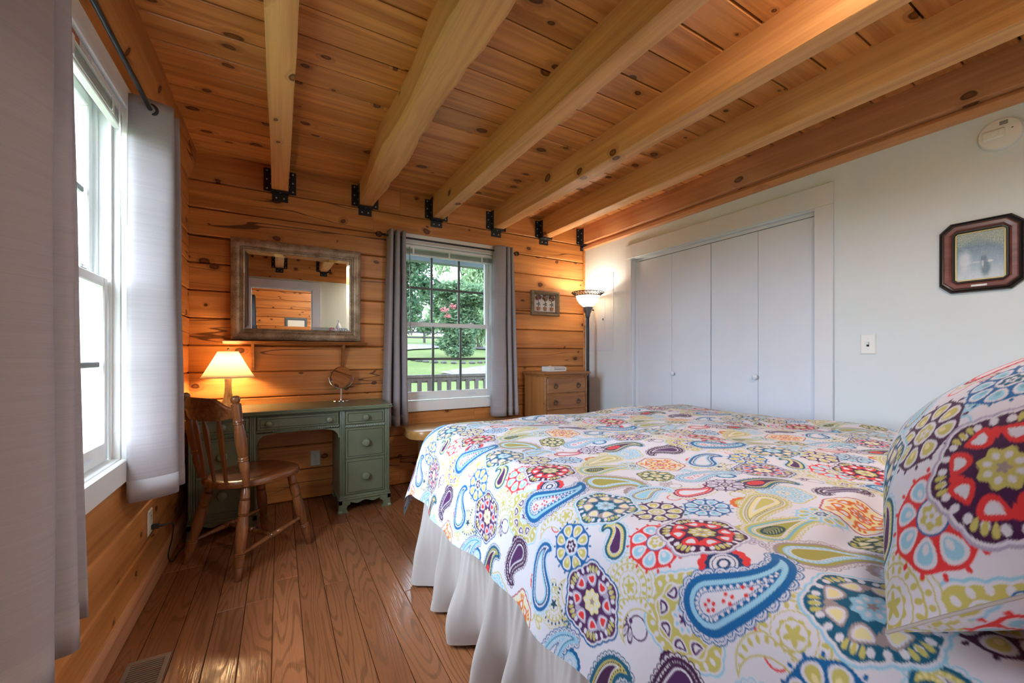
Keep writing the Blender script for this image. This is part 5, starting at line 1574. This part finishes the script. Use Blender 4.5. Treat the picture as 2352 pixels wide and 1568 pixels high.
# --- one repeat, offsets in metres from the red medallion
for x, y, r, c1, c2, ro in ((0.335, 0.300, 0.040, 'sky', 'aqua', 0.4), (0.205, 0.236, 0.034, 'taupe', 'lilac', 2.0), (0.405, 0.320, 0.036, 'gold', 'cream', -0.8), (0.535, 0.050, 0.040, 'purple', 'lilac', 2.2),
                            (0.265, 0.070, 0.036, 'gold', 'cream', 0.6), (0.060, 0.445, 0.040, 'lilac', 'taupe', 2.6), (0.400, 0.402, 0.034, 'aqua', 'sky', 2.8), (0.140, 0.155, 0.034, 'red', 'sky', -0.3), (0.640, 0.330, 0.036, 'red', 'sky', 1.0), (0.455, 0.205, 0.034, 'teal', 'gold', 2.0), (0.06, 0.085, 0.034, 'sky', 'aqua', 0.9)):
    sprig(x, y, r, c1, c2, ro)
lace(0.590, -0.056, 0.080, 'gold', 'sky', 'purple')
lace(0.338, 0.013, 0.060, 'sky', 'gold', 'aqua')
shell(0.462, 0.262, 0.052, 'gold', 'dgreen', 2.2)
shell(0.655, -0.218, 0.070, 'gold', 'gold', -0.2)
shell(0.590, 0.066, 0.064, 'gold', 'gold', 0.5)
paisley(0.205, -0.002, 0.235, PI + 0.15, 0.16, [(-0.015, 'gold'), (0.010, 'white'), (0.022, 'olive'), (0.055, 'cream'), (0.085, 'white'), (0.10, 'gold')], ('gold', 0.036), (0.038, 0.008, 'white'), width=0.150, fan=(-0.05, -0.13, 0.16, 'orange', 'gold'))
paisley(0.160, -0.086, 0.230, -0.1, -0.30, [(-0.012, 'gold'), (0.016, 'aqua'), (0.042, 'gold'), (0.066, 'white'), (0.078, 'olive')], ('gold', 0.040), (0.054, 0.008, 'white'), width=0.165, leaf=('dgreen', 'gold'), fan=(-0.34, 0.12, 0.14, 'gold', 'olive'))
wheel(0.258, -0.100, 0.047, 'sky', 'gold', 'aqua', 'gold', 'teal')
paisley(0.102, -0.200, 0.225, -0.6, -0.5, [(-0.012, 'taupe'), (0.018, 'olive'), (0.055, 'sky'), (0.10, 'white'), (0.112, 'olive')], ('taupe', 0.050), (0.078, 0.010, 'white'), width=0.205, fan=(0.16, -0.27, 0.17, 'taupe', 'lilac'))
paisley(0.690, -0.128, 0.270, -0.72, 0.42, [(-0.022, 'blue'), (0.022, 'sky'), (0.052, 'blue'), (0.076, 'white'), (0.082, 'blue'), (0.088, 'white')], ('blue', 0.046), (0.068, 0.010, 'white'), 'red', width=0.140, fan=(-0.06, 0.15, 0.165, 'red', 'navy'))
medallion(0.345, -0.138, 0.070, 'cream', 'rust', 'orange', 'white', 'white', 'orange', 'orange', 0.3)
medallion(0.235, -0.215, 0.058, 'dgreen', 'white', 'olive', 'cream', 'gold', 'gold', 'gold', 0.1)
paisley(0.455, -0.052, 0.165, 2.6, 0.45, [(-0.018, 'plum'), (0.020, 'white'), (0.04, 'plum'), (0.078, 'white'), (0.10, 'purple')], ('plum', 0.046), (0.030, 0.011, 'plum'), width=0.20, fan=(-0.25, -0.22, 0.13, 'plum', 'lilac'))
paisley(0.507, -0.195, 0.190, 0.5, -0.5, [(-0.016, 'blue'), (0.030, 'white'), (0.046, 'navy'), (0.066, 'sky'), (0.095, 'white')], ('sky', 0.046), (0.038, 0.012, 'white'), width=0.195, fan=(-0.14, 0.19, 0.15, 'red', 'sky'))
paisley(0.395, 0.078, 0.205, -0.12, -0.45, [(-0.016, 'teal'), (0.022, 'gold'), (0.054, 'white'), (0.064, 'plum')], ('teal', 0.042), (0.040, 0.009, 'plum'), width=0.168, leaf=('red', 'wine'), fan=(-0.33, 0.15, 0.14, 'gold', 'navy'))
paisley(0.213, 0.160, 0.155, -0.45, 0.55, [(-0.03, 'white'), (-0.01, 'white'), (0.012, 'wine'), (0.05, 'white'), (0.06, 'red'), (0.10, 'white')], ('gold', 0.052), (0.012, 0.014, 'wine'), width=0.20)
wheel(0.290, 0.134, 0.050, 'purple', 'lilac', 'white', 'purple', 'plum', 8, 0.2)
paisley(0.122, 0.230, 0.150, 0.1, -0.5, [(-0.015, 'sky'), (0.02, 'white'), (0.035, 'blue'), (0.07, 'gold'), (0.095, 'white'), (0.11, 'sky')], ('sky', 0.056), (0.052, 0.011, 'white'), width=0.195, fan=(0.1, 0.22, 0.15, 'sky', 'teal'))
paisley(0.346, 0.226, 0.245, -0.02, -0.35, [(-0.008, 'sky'), (0.015, 'blue'), (0.022, 'sky'), (0.052, 'white'), (0.058, 'blue'), (0.066, 'white')], ('blue', 0.036), (0.036, 0.007, 'white'), 'red', width=0.135, fan=(0.12, -0.16, 0.12, 'blue', 'sky'))
wheel(0.034, 0.142, 0.062, 'plum', 'gold', 'cream', 'plum', 'gold', 8, 0.1)
wheel(0.130, 0.078, 0.052, 'blue', 'sky', 'aqua', 'blue', 'teal', 8, 0.3)
wheel(0.597, 0.252, 0.058, 'blue', 'gold', 'cream', 'sky', 'plum', 8, 0.0)
paisley(0.668, 0.158, 0.145, 0.55, 0.7, [(-0.016, 'teal'), (0.022, 'gold'), (0.065, 'white'), (0.078, 'purple')], ('sky', 0.05), (0.045, 0.013, 'cream'), width=0.155)
medallion(0.515, 0.158, 0.078, 'purple', 'blue', 'lilac', 'red', 'white', 'cream', 'gold', 0.2)
wheel(0.694, 0.050, 0.062, 'red', 'sky', 'white', 'blue', 'gold', 8, 0.2)
medallion(0.742, 0.248, 0.080, 'teal', 'sky', 'taupe', 'cream', 'white', 'sky', 'gold', 0.0)
medallion(0.0, 0.0, 0.082, 'plum', 'lilac', 'red', 'white', 'white', 'gold', 'gold', 0.1)
def sample_tile(s, t):
    """bilinear look-up of the repeat at cloth coordinates (metres)"""
    fx = (s / PX) % TW; fy = (t / PX) % TH
    x0 = np.floor(fx).astype(int) % TW; y0 = np.floor(fy).astype(int) % TH
    ax, ay = (fx - np.floor(fx))[..., None], (fy - np.floor(fy))[..., None]
    x1, y1 = (x0 + 1) % TW, (y0 + 1) % TH
    return (TILE[y0, x0] * (1 - ax) * (1 - ay) + TILE[y0, x1] * ax * (1 - ay) + TILE[y1, x0] * (1 - ax) * ay + TILE[y1, x1] * ax * ay)
def cloth_mesh(name, P, colr, mat, parent=None, loc=(0, 0, 0), wrap=False):
    """P: (rows, cols, 3) grid of points, colr the same size; one smooth mesh with the print as a colour attribute"""
    nr, nc = P.shape[:2]
    me = bpy.data.meshes.new(name)
    me.vertices.add(nr * nc)
    me.vertices.foreach_set('co', np.ascontiguousarray(P.reshape(-1), np.float32))
    idx = np.arange(nr * nc, dtype=np.int32).reshape(nr, nc)
    q = np.stack([idx[:-1, :-1], idx[:-1, 1:], idx[1:, 1:], idx[1:, :-1]], -1).reshape(-1, 4)
    me.loops.add(q.size); me.polygons.add(len(q))
    me.loops.foreach_set('vertex_index', q.reshape(-1))
    me.polygons.foreach_set('loop_start', np.arange(0, q.size, 4, dtype=np.int32))
    me.polygons.foreach_set('use_smooth', np.ones(len(q), bool))
    me.update(calc_edges=True)
    at = me.color_attributes.new('print', 'FLOAT_COLOR', 'POINT')
    c4 = np.ones((nr * nc, 4), np.float32); c4[:, :3] = colr.reshape(-1, 3)
    at.data.foreach_set('color', c4.reshape(-1))
    me.materials.append(mat)
    o = bpy.data.objects.new(name, me); COL.objects.link(o)
    o.parent = parent; o.location = loc
    return o
def printed_cotton():
    T = NT('printed_cotton')
    a = T.n('VertexColor'); a.layer_name = 'print'
    v, _ = T.coords(offset=False)
    w = T.noise(v, 900.0, 1)
    b = T.bsdf(a.outputs[0], 0.8, spec=0.2, bump=w, bstr=0.04)
    b.inputs['Sheen Weight'].default_value = 0.12
    return T.m
M['print_cotton'] = printed_cotton()
M['white_cotton'] = fabric('white_cotton', (0.56, 0.515, 0.50), trans=0.12, slub=False)

# ------------------------------------------------------------------ bed (the head is at the viewpoint's side)
BX0, BX1, BY1, BZ = 0.735, 2.56, 1.935, 0.745
bed = thing('bed', 'wide bed with a gathered white skirt', 'bed', (1.6, 0.9, 0))
obj('mattress', MB().box(-0.93, 0.93, -1.09, 1.09, 0.36, 0.63, b=0.05), M['white_cotton'], bed)
obj('box_spring', MB().box(-0.92, 0.92, -1.09, 1.07, 0.10, 0.355, b=0.02), M['white_cotton'], bed)
M['bedleg'] = M['black']
for x in (-0.8, 0.8):
    for y in (-0.95, 0.95): obj('leg', MB().lathe([(0.02, 0), (0.025, 0.1)], 12, Matrix.Translation((x, y, 0))), M['bedleg'], bed)
# gathered skirt
path = []
xl, xr, yf, yb = 0.645, 2.57, 2.03, -0.19
r = 0.06
for i in range(420): path.append((xl, yb + (yf - r - yb) * i / 420, -1, 0))
for i in range(20):
    t = PI - PI / 2 * i / 20; path.append((xl + r + r * math.cos(t), yf - r + r * math.sin(t), math.cos(t), math.sin(t)))
for i in range(361): path.append((xl + r + (xr - xl - r) * i / 360, yf, 0, 1))
mb = MB(); vs, fs = [], []
NZ_ = 16
acc = 0.0
for j in range(NZ_ + 1):
    f = j / NZ_                     # 0 top .. 1 floor
    z = 0.43 + (0.006 - 0.43) * f
    s = 0.0; last = None
    for i, (x, y, nx, ny) in enumerate(path):
        if last is not None: s += math.hypot(x - last[0], y - last[1])
        last = (x, y)
        ph = s / 0.23 + 0.55 * noise.noise(Vector((s * 2.2, 0.4, 1.0))) + 0.10 * f * noise.noise(Vector((s * 4.0, f, 6.0)))
        w = 0.5 + 0.5 * math.sin(2 * PI * ph)
        w2 = noise.noise(Vector((s * 13.0 + f * 1.5, f * 1.6, 3.0)))
        w3 = noise.noise(Vector((s * 4.0, f * 2.2, 8.0)))
        w4 = noise.noise(Vector((s * 34.0, f * 2.5, 4.0)))
        out = f ** 0.85 * (0.115 * w ** 1.8 - 0.02) + 0.022 * w2 * (0.35 + f) + 0.035 * f * w3 + 0.005 * w4 + 0.004 * math.sin(s * 240) * (1 - f) ** 2
        zz = z + (0.016 * f * (noise.noise(Vector((s * 6, 2.0, 5.0))) + 0.5) if f > 0.9 else 0)
        vs.append((x + nx * out - 1.6, y + ny * out - 0.9, max(0.003, zz)))
n = len(path)
for j in range(NZ_):
    for i in range(n - 1):
        a = j * n + i
        fs.append((a, a + n, a + n + 1, a + 1))
sk = obj('bed_skirt', mb.add(vs, fs), M['white_cotton'], bed, angle=80)
sk['label'] = 'gathered off-white bed skirt'

# duvet: flat top, rounded edges, conical drape at the foot corners
def spaced(segs):
    out = [segs[0][0]]
    for a, b, d in segs:
        n = max(1, int(round((b - a) / d)))
        out.extend(a + (b - a) * (np.arange(n) + 1) / n)
    return np.array(out)
LS, LF = 0.392, 0.400
S = spaced([(-LS, 0.50, 0.0021), (0.50, 1.0, 0.0030), (1.0, 1.84, 0.0042), (1.84, 1.84 + 0.36, 0.008)])
Tt = spaced([(-0.17, 0.05, 0.006), (0.05, 0.85, 0.0021), (0.85, 1.40, 0.0028), (1.40, BY1 + LF, 0.0036)])
SS, TT = np.meshgrid(S, Tt)
ex = np.where(SS < 0, -SS, np.where(SS > BX1 - BX0, SS - (BX1 - BX0), 0.0))
ey = np.maximum(TT - BY1, 0.0)
sg = np.where(SS < 0, -1.0, 1.0)
d = np.hypot(ex, ey)
R_, TM = 0.13, math.radians(76)
th = np.minimum(d / R_, TM)
st = np.maximum(d - R_ * TM, 0)
out = R_ * np.sin(th) + st * math.cos(TM)
down = R_ * (1 - np.cos(th)) + st * math.sin(TM)
dn = np.maximum(d, 1e-6)
dirx, diry = ex / dn * sg, ey / dn
# gentle folds in the hanging part
along = np.where(ex >= ey, TT, SS)
fold_ = np.clip((d - 0.12) / 0.3, 0, 1) * (0.016 * np.sin(along * 9.0 + 0.8) + 0.010 * np.sin(along * 23.0 + 1.7))
corner = np.where((ex > 0.02) & (ey > 0.02), np.sin(2 * np.arctan2(ey, ex)), 0.0)
fold_ = fold_ * (1 - corner) + corner * np.clip((d - 0.1) / 0.4, 0, 1) * 0.025
out = out + fold_
PXx = np.clip(SS, 0, BX1 - BX0) + BX0 + dirx * out
PYy = np.minimum(TT, BY1) + diry * out
top = np.clip(1 - d / 0.2, 0, 1)
puff = (0.010 * np.sin(SS * 5.1 + 1.0) * np.sin(TT * 4.3 + 0.5) + 0.006 * np.sin(SS * 11.0 + TT * 7.0) + 0.004 * np.sin(SS * 3.0 - TT * 13.0 + 2.0))
mid = 0.020 * np.clip(np.minimum(SS, BX1 - BX0 - SS) / 0.5, 0, 1)
crease = -0.014 * np.exp(-((TT - 0.345 - 0.12 * (SS - 0.2)) / 0.028) ** 2) * np.clip((SS - 0.12) / 0.1, 0, 1) * np.clip((0.75 - SS) / 0.3, 0, 1)
crease += 0.012 * np.exp(-((TT - 0.40 - 0.12 * (SS - 0.2)) / 0.04) ** 2) * np.clip((SS - 0.12) / 0.1, 0, 1) * np.clip((0.75 - SS) / 0.3, 0, 1)
PZz = BZ - down + (puff + mid + crease) * top + 0.015 * np.clip((0.6 - TT) / 0.6, 0, 1) * top
PZz = np.maximum(PZz, 0.20)
P = np.stack([PXx - 1.6, PYy - 0.9, PZz], -1)
# cloth coordinates: the red medallion of the repeat lies at (0.735, 0.52) on the flat top
colr = sample_tile(SS + BX0 - 0.742, TT - 0.520)
duvet = cloth_mesh('duvet', P, colr, M['print_cotton'], loc=(1.6, 0.9, 0))
tag(duvet, 'white duvet printed with colourful paisleys and medallions on the bed', 'duvet')

# pillows
def pillow_grid(w, h, tk, n, corner=0.06):
    u = np.sin(np.linspace(-PI / 2, PI / 2, n)); U, V = np.meshgrid(u, u)
    # pinch the edges between the corners, leave dog-ears
    sx = 1 - corner * (1 - V ** 2) ** 1.0 * np.abs(U) ** 3
    sy = 1 - corner * (1 - U ** 2) ** 1.0 * np.abs(V) ** 3
    X, Y = U * w * sx, V * h * sy
    Z = tk * np.clip((1 - U ** 2), 0, 1) ** 0.50 * np.clip((1 - V ** 2), 0, 1) ** 0.50
    Z = Z * (1 - 0.06 * np.sin(3 * U + 1) * np.sin(2.5 * V))
    return X, Y, Z, U, V
def make_pillow(name, label, w, h, tk, Mx, base_loc, mat, off=None, n=240, rot=0.0):
    root = thing(name, label, 'pillow', base_loc)
    for sgn, nm in ((1, 'front_cover'), (-1, 'back_cover')):
        m = n if sgn > 0 else n // 2
        X, Y, Z, U, V = pillow_grid(w, h, tk * (1 if sgn > 0 else 0.75), m)
        Q = np.stack([X, Y, sgn * Z], -1) @ np.array(Mx.to_3x3()).T + np.array(Mx.translation)
        Q = Q - np.array(base_loc)
        if sgn < 0: Q = Q[:, ::-1]; X = X[:, ::-1]; Y = Y[:, ::-1]
        if off is not None:
            c, s_ = math.cos(rot), math.sin(rot)
            # cloth coordinates follow the length of the cloth over the bulge
            def arc(A, ax):
                d_ = np.linalg.norm(np.diff(Q, axis=ax), axis=2)
                z_ = np.zeros_like(np.take(d_, [0], axis=ax))
                L_ = np.concatenate([z_, np.cumsum(d_, axis=ax)], axis=ax)
                return L_ - np.take(L_, [m // 2], axis=ax)
            AX, AY = arc(Q, 1), arc(Q, 0)
            if sgn < 0: AX = -AX
            cl_ = sample_tile(AX * c - AY * s_ + off[0], AX * s_ + AY * c + off[1])
        else: cl_ = np.ones(X.shape + (3,)) * np.array([0.72, 0.69, 0.68])
        cloth_mesh(nm, Q, cl_, mat, root)
    # piped seam around the edge
    X, Y, Z, U, V = pillow_grid(w, h, tk, 61)
    ed = [(X[0, i], Y[0, i]) for i in range(61)] + [(X[i, 60], Y[i, 60]) for i in range(1, 61)] + [(X[60, 60 - i], Y[60, 60 - i]) for i in range(1, 61)] + [(X[60 - i, 0], Y[60 - i, 0]) for i in range(1, 60)]
    pts = [tuple(Mx @ Vector((a, b, 0)) - Vector(base_loc)) for a, b in ed]
    obj('seam', MB().tube(pts, 0.0022, 6, closed=True), M['white_cotton'], root)
    return root
def frame_from(c, e1, e2):
    e1 = Vector(e1).normalized(); e2 = Vector(e2); e2 = (e2 - e1 * e2.dot(e1)).normalized()
    nrm = e1.cross(e2)
    Mx = Matrix((e1, e2, nrm)).transposed().to_4x4()
    Mx.translation = Vector(c)
    return Mx
e2 = Vector((0.93, 0.35, 0.04)).normalized()
e1 = Vector((0.10, -0.75, 0.62)).normalized()
Kc = Vector((0.650, 0.168, 0.800))
hw, hh = 0.225, 0.29
pc_ = Kc + e1 * hw + e2 * hh
make_pillow('printed_pillow', 'plump pillow in the same paisley print propped at the head of the bed', hw, hh, 0.150, frame_from(pc_, e1, e2), (pc_.x, pc_.y, 0.77), M['print_cotton'], off=(0.152, 0.176), n=330, rot=math.radians(-35))
# ------------------------------------------------------------------ outside: porch, lawn, drive, fence, trees
M['porch_wood'] = wood('weathered_porch_wood', (0.20, 0.195, 0.18), (0.12, 0.115, 0.11), axis=2, rough=0.8)
M['porch_roof'] = plain('blue_grey_porch_paint', (0.20, 0.26, 0.32), 0.7, var=0.1)
M['deck'] = wood('deck_boards', (0.24, 0.21, 0.18), (0.15, 0.13, 0.11), axis=0, rough=0.8)
def lawn_mat():
    T = NT('mown_grass')
    v, _ = T.coords(offset=False)
    n = T.noise(v, 0.35, 4, 0.6); n2 = T.noise(v, 9.0, 3)
    c = T.ramp(T.math('ADD', T.math('MULTIPLY', n, 0.6), T.math('MULTIPLY', n2, 0.4)), (0.38, (0.075, 0.110, 0.034)), (0.62, (0.125, 0.150, 0.056)))
    T.bsdf(c, 0.95, spec=0.1)
    return T.m
def ground_z(x, y):
    z = -0.55 if y < 6 else -0.55 + 0.105 * (y - 6) if y < 40 else 3.02 + 0.03 * (y - 40)
    if y > 6: z += 0.25 * noise.noise(Vector((x * 0.06, y * 0.06, 0)))
    return z
mb = MB(); vs, fs = [], []
xs = np.concatenate([np.linspace(-90, -20, 12), np.linspace(-18, 50, 60), np.linspace(56, 120, 10)])
ys = np.concatenate([np.linspace(-60, 4, 12), np.linspace(5, 50, 60), np.linspace(54, 140, 14)])
for y in ys:
    for x in xs: vs.append((x, y, ground_z(x, y)))
nx = len(xs)
for j in range(len(ys) - 1):
    for i in range(nx - 1):
        a = j * nx + i; fs.append((a, a + 1, a + nx + 1, a + nx))
tag(obj('lawn', mb.add(vs, fs), lawn_mat(), angle=60), 'green mown lawn sloping up behind the porch', 'lawn', kind='structure')
M['gravel'] = plain('pale_gravel', (0.125, 0.12, 0.125), 0.95, var=0.2, vscale=4.0)
def strip(name, label, pts, w, mat):
    P = smooth_path(pts, 50)
    vs, fs = [], []
    for i, p in enumerate(P):
        t = P[min(i + 1, 50)] - P[max(i - 1, 0)]
        t = t / np.linalg.norm(t); n = np.array((-t[1], t[0]))
        for k in range(7):
            q = p + n * w * (k / 6 - 0.5) * (1 + 0.1 * noise.noise(Vector((i * 0.3, k * 0.2, 1))))
            vs.append((q[0], q[1], ground_z(q[0], q[1]) + 0.07))
    for i in range(50):
        for k in range(6):
            a = i * 7 + k; fs.append((a, a + 1, a + 8, a + 7))
    return tag(obj(name, MB().add(vs, fs), mat, angle=60), label, 'drive', kind='structure')
strip('drive', 'pale gravel drive curving across the lawn', [(-6, 19), (2, 21), (6, 24.5), (10, 27), (16, 26), (24, 25), (34, 27)], 3.2, M['gravel'])
strip('gravel_patch', 'bare gravel patch on the lawn at the right', [(5.6, 13.6), (6.8, 14.3), (9, 15.2), (14, 15.8)], 1.8, plain('pinkish_gravel', (0.135, 0.112, 0.10), 0.95, var=0.2, vscale=5.0))
# porch
pr = thing('porch', 'covered wooden porch outside the back window', 'porch', (1.4, 4.6, -0.3))
for k in range(13):
    y = 3.72 + 0.146 * k
    obj('deck_board', MB().box(-4.5, 4.5, 0.002, 0.142, 0.20, 0.23, b=0.003), M['deck'], pr, angle=0, loc=(0, y - 4.6, 0))
mb = MB().loft([[(x, 3.70 - 4.6, 3.15), (x, 5.95 - 4.6, 2.97), (x, 5.95 - 4.6, 3.03), (x, 3.70 - 4.6, 3.25)] for x in (-4.5, 4.5)])
obj('roof', mb, M['porch_roof'], pr, angle=0)
obj('roof_beam', MB().box(-4.5, 4.5, 0.92, 1.06, 2.72, 2.98, b=0.005), M['porch_roof'], pr)
obj('hook', MB().tube([(0.93, 0.99, 2.72), (0.93, 0.99, 2.66), (0.945, 0.99, 2.61), (0.975, 0.99, 2.60), (0.995, 0.99, 2.63)], 0.006, 6), M['black'], pr)
for x in (-3.4, 3.6):
    obj('post', MB().box(x - 0.06, x + 0.06, 0.93, 1.05, 0.23, 2.72, b=0.006), M['porch_wood'], pr)
rl = thing('porch_railing', 'weathered wooden porch railing seen through the back window', 'railing', (1.4, 5.6, -0.07))
obj('top_rail', MB().box(-3.3, 3.5, -0.045, 0.045, 0.86, 0.90, b=0.004), M['porch_wood'], rl)
obj('under_rail', MB().box(-3.3, 3.5, -0.02, 0.02, 0.79, 0.86, b=0.003), M['porch_wood'], rl)
obj('bottom_rail', MB().box(-3.3, 3.5, -0.02, 0.02, 0.08, 0.15, b=0.003), M['porch_wood'], rl)
for k in range(46):
    x = -3.2 + 0.146 * k
    obj('baluster', MB().box(x - 0.03, x + 0.03, -0.052, -0.021, 0.06, 0.82, b=0.003), M['porch_wood'], rl, angle=0)
# far paddock fence
M['fence'] = wood('dark_fence_wood', (0.09, 0.085, 0.08), (0.05, 0.05, 0.05), axis=0, rough=0.9)
fn = thing('paddock_fence', 'dark three-rail paddock fence on the rise', 'fence', (5, 31, ground_z(5, 31)))
fpts = [(-6 + 2.0 * k, 28.0 + 0.42 * k) for k in range(12)]
for k, (x, y) in enumerate(fpts):
    z = ground_z(x, y)
    obj('post', MB().box(x - 0.08, x + 0.08, y - 0.08, y + 0.08, z - 0.3, z + 1.30), M['fence'], fn, angle=0, loc=(-5, -31, -ground_z(5, 31)))
    if k:
        x0, y0 = fpts[k - 1]; z0 = ground_z(x0, y0)
        for h in (0.35, 0.75, 1.15):
            obj('rail', MB().add([(x0, y0, z0 + h), (x, y, z + h), (x, y, z + h + 0.14), (x0, y0, z0 + h + 0.14), (x0, y0 + 0.05, z0 + h), (x, y + 0.05, z + h), (x, y + 0.05, z + h + 0.14), (x0, y0 + 0.05, z0 + h + 0.14)], [(0, 1, 2, 3), (7, 6, 5, 4), (3, 2, 6, 7), (0, 4, 5, 1)]), M['fence'], fn, angle=0, loc=(-5, -31, -ground_z(5, 31)))
# rocks round the flowering shrub
M['rock'] = plain('grey_fieldstone', (0.075, 0.073, 0.072), 0.95, var=0.35, vscale=6.0)
SHX, SHY = 7.55, 18.6
ORD = 'first second third fourth fifth sixth seventh eighth ninth tenth eleventh twelfth thirteenth fourteenth fifteenth sixteenth seventeenth'.split()
for k in range(17):
    a = PI * 1.02 + PI * 0.98 * k / 16
    x, y = SHX + 2.3 * math.cos(a), SHY + 1.7 * math.sin(a)
    mb = MB(); r = random.uniform(0.12, 0.165)
    prof = []
    mb.ellipsoid((0, 0, 0), (r * random.uniform(1.0, 1.5), r, r * 0.55), 9, 6)
    mb.v = [tuple(Vector(p) * (1 + 0.25 * noise.noise(Vector(p) * 4 + Vector((k, 0, 0))))) for p in mb.v]
    tag(obj('edging_rock', mb, M['rock'], angle=20, loc=(x, y, ground_z(x, y) + r * 0.25), rot=(0, 0, a)), ORD[k] + ' grey fieldstone from the left edging the shrub bed', 'rock', 'stones around the shrub bed')
# foliage
def leaf_mat(name, a, b):
    T = NT(name)
    v, _ = T.coords(offset=False)
    gi_ = T.n('NewGeometry')
    c = T.ramp(gi_.outputs['Random Per Island'], (0.1, a), (0.9, b))
    di = T.n('BsdfDiffuse'); T.set(di.inputs[0], c); tr = T.n('BsdfTranslucent'); T.set(tr.inputs[0], c)
    mx = T.n('MixShader', i_0=0.35); T.t.links.new(di.outputs[0], mx.inputs[1]); T.t.links.new(tr.outputs[0], mx.inputs[2])
    T.t.links.new(mx.outputs[0], T.out.inputs[0]); return T.m
M['bark'] = plain('grey_bark', (0.16, 0.12, 0.09), 0.95, var=0.3, vscale=10)
def leaves(name, centres, n, size, mat, parent, droop=0.0, flat=0.4):
    """leaf quads scattered in soft blobs; centres: (x,y,z,r)"""
    C = np.array(centres)
    w = C[:, 3] ** 2; pick = rng.choice(len(C), n, p=w / w.sum())
    d = rng.normal(size=(n, 3)); d /= np.linalg.norm(d, axis=1)[:, None]
    rad = C[pick, 3] * rng.random(n) ** 0.45
    pos = C[pick, :3] + d * rad[:, None] * np.array([1, 1, 0.8])
    pos[:, 2] -= droop * rng.random(n) * C[pick, 3]
    a = rng.normal(size=(n, 3)); a[:, 2] = a[:, 2] * flat - droop * 1.5; a /= np.linalg.norm(a, axis=1)[:, None]
    b = np.cross(a, rng.normal(size=(n, 3))); b /= np.linalg.norm(b, axis=1)[:, None]
    s = size * rng.uniform(0.6, 1.4, n)[:, None]
    V = np.stack([pos - a * s, pos + b * s * 0.42, pos + a * s, pos - b * s * 0.42], 1).reshape(-1, 3)
    me = bpy.data.meshes.new(name)
    F = np.arange(n * 4).reshape(n, 4)
    me.from_pydata(V.tolist(), [], F.tolist()); me.materials.append(mat); me.update()
    o = bpy.data.objects.new(name, me); COL.objects.link(o); o.parent = parent
    return o
def tree(name, label, loc, blobs, n, size, mat, trunks, **kw):
    root = thing(name, label, 'tree' if 'tree' in name else 'shrub', loc)
    mb = None
    for tr in trunks: obj('trunk', MB().tube([tuple(p[:3]) for p in tr], [p[3] for p in tr], 8), M['bark'], root)
    o = leaves('foliage', blobs, n, size, mat, root, **kw); o['kind'] = 'stuff'
    return root
sh = tree('flowering_shrub', 'large leafy shrub with a few pink blossoms in the middle of the lawn', (SHX, SHY, ground_z(SHX, SHY)),
          [(random.gauss(0, 0.75), random.gauss(0, 0.6), 1.0 + 2.5 * random.random() ** 0.8, random.uniform(0.35, 0.75)) for _ in range(26)] + [(0.1, 0, 3.6, 0.4), (0.9, 0, 3.5, 0.35), (-0.6, 0, 3.4, 0.4), (0, 0, 0.6, 0.6), (-0.55, 0, 0.75, 0.5), (0.55, 0, 0.8, 0.5), (-0.3, -0.4, 0.35, 0.4), (0.4, -0.4, 0.4, 0.4), (0, -0.5, 1.3, 0.6)],
          19000, 0.10, leaf_mat('shrub_leaves', (0.09, 0.17, 0.095), (0.22, 0.31, 0.18)),
          [[(random.uniform(-0.15, 0.15), 0, 0, 0.05), (random.uniform(-0.4, 0.4), random.uniform(-0.2, 0.2), 1.6, 0.035), (random.uniform(-0.8, 0.8), random.uniform(-0.3, 0.3), 3.0, 0.015)] for _ in range(6)])
o = leaves('blossom', [(-0.95, -0.9, 2.25, 0.20), (-0.55, -0.9, 2.45, 0.18), (-0.8, -0.9, 2.0, 0.15)], 160, 0.05, leaf_mat('pink_blossom', (0.55, 0.14, 0.17), (0.70, 0.26, 0.29)), sh); o['kind'] = 'stuff'
zc = ground_z(3.6, 14)
tree('cedar_tree', 'dark green cedar tree at the left of the view through the back window', (2.85, 14.0, zc),
     [(0.1 + random.gauss(0, 0.75) + 0.3, random.gauss(0, 0.6), 2.35 + 0.30 * k, 0.5) for k in range(12)] + [(1.0, -0.2, 2.7, 0.40), (1.15, -0.2, 3.9, 0.40), (0.9, 0, 3.0, 0.4), (1.30, -0.1, 2.45, 0.26), (0.7, 0, 4.4, 0.5)],
     7500, 0.085, leaf_mat('cedar_leaves', (0.04, 0.085, 0.05), (0.11, 0.19, 0.10)), [[(-0.2, 0, 0, 0.16), (0, 0, 3, 0.1), (0.1, 0, 5.6, 0.03)]], droop=0.5)
zc = ground_z(12.8, 27)
tree('willow_tree', 'tall pale green tree at the right of the view through the back window', (12.8, 27.0, zc),
     [(random.gauss(0, 1.5), random.gauss(0, 1.2), 2.0 + 5.5 * random.random(), random.uniform(0.7, 1.2)) for _ in range(40)],
     13000, 0.17, leaf_mat('willow_leaves', (0.18, 0.28, 0.14), (0.34, 0.44, 0.25)), [[(0, 0, 0, 0.25), (0, 0, 4, 0.18), (0.2, 0, 7.5, 0.05)]], droop=1.2)
for k in range(9):
    x, y = 2 + 7.5 * k, 62 + 3 * math.sin(k * 2.1)
    tree('hedgerow_tree', ('distant rounded tree on the skyline, number %d' % k).replace(', number %d' % k, ' ' + ['at far left', 'second from the left', 'third from the left', 'left of the middle', 'in the middle', 'right of the middle', 'third from the right', 'second from the right', 'at far right'][k]), (x, y, ground_z(x, y)),
         [(random.gauss(0, 1.4), random.gauss(0, 1), 1.2 + 2.2 * random.random(), 1.1) for _ in range(9)], 900, 0.38, leaf_mat('hedge_leaves', (0.09, 0.16, 0.085), (0.18, 0.27, 0.14)), [[(0, 0, -0.2, 0.2), (0, 0, 2.5, 0.1)]])
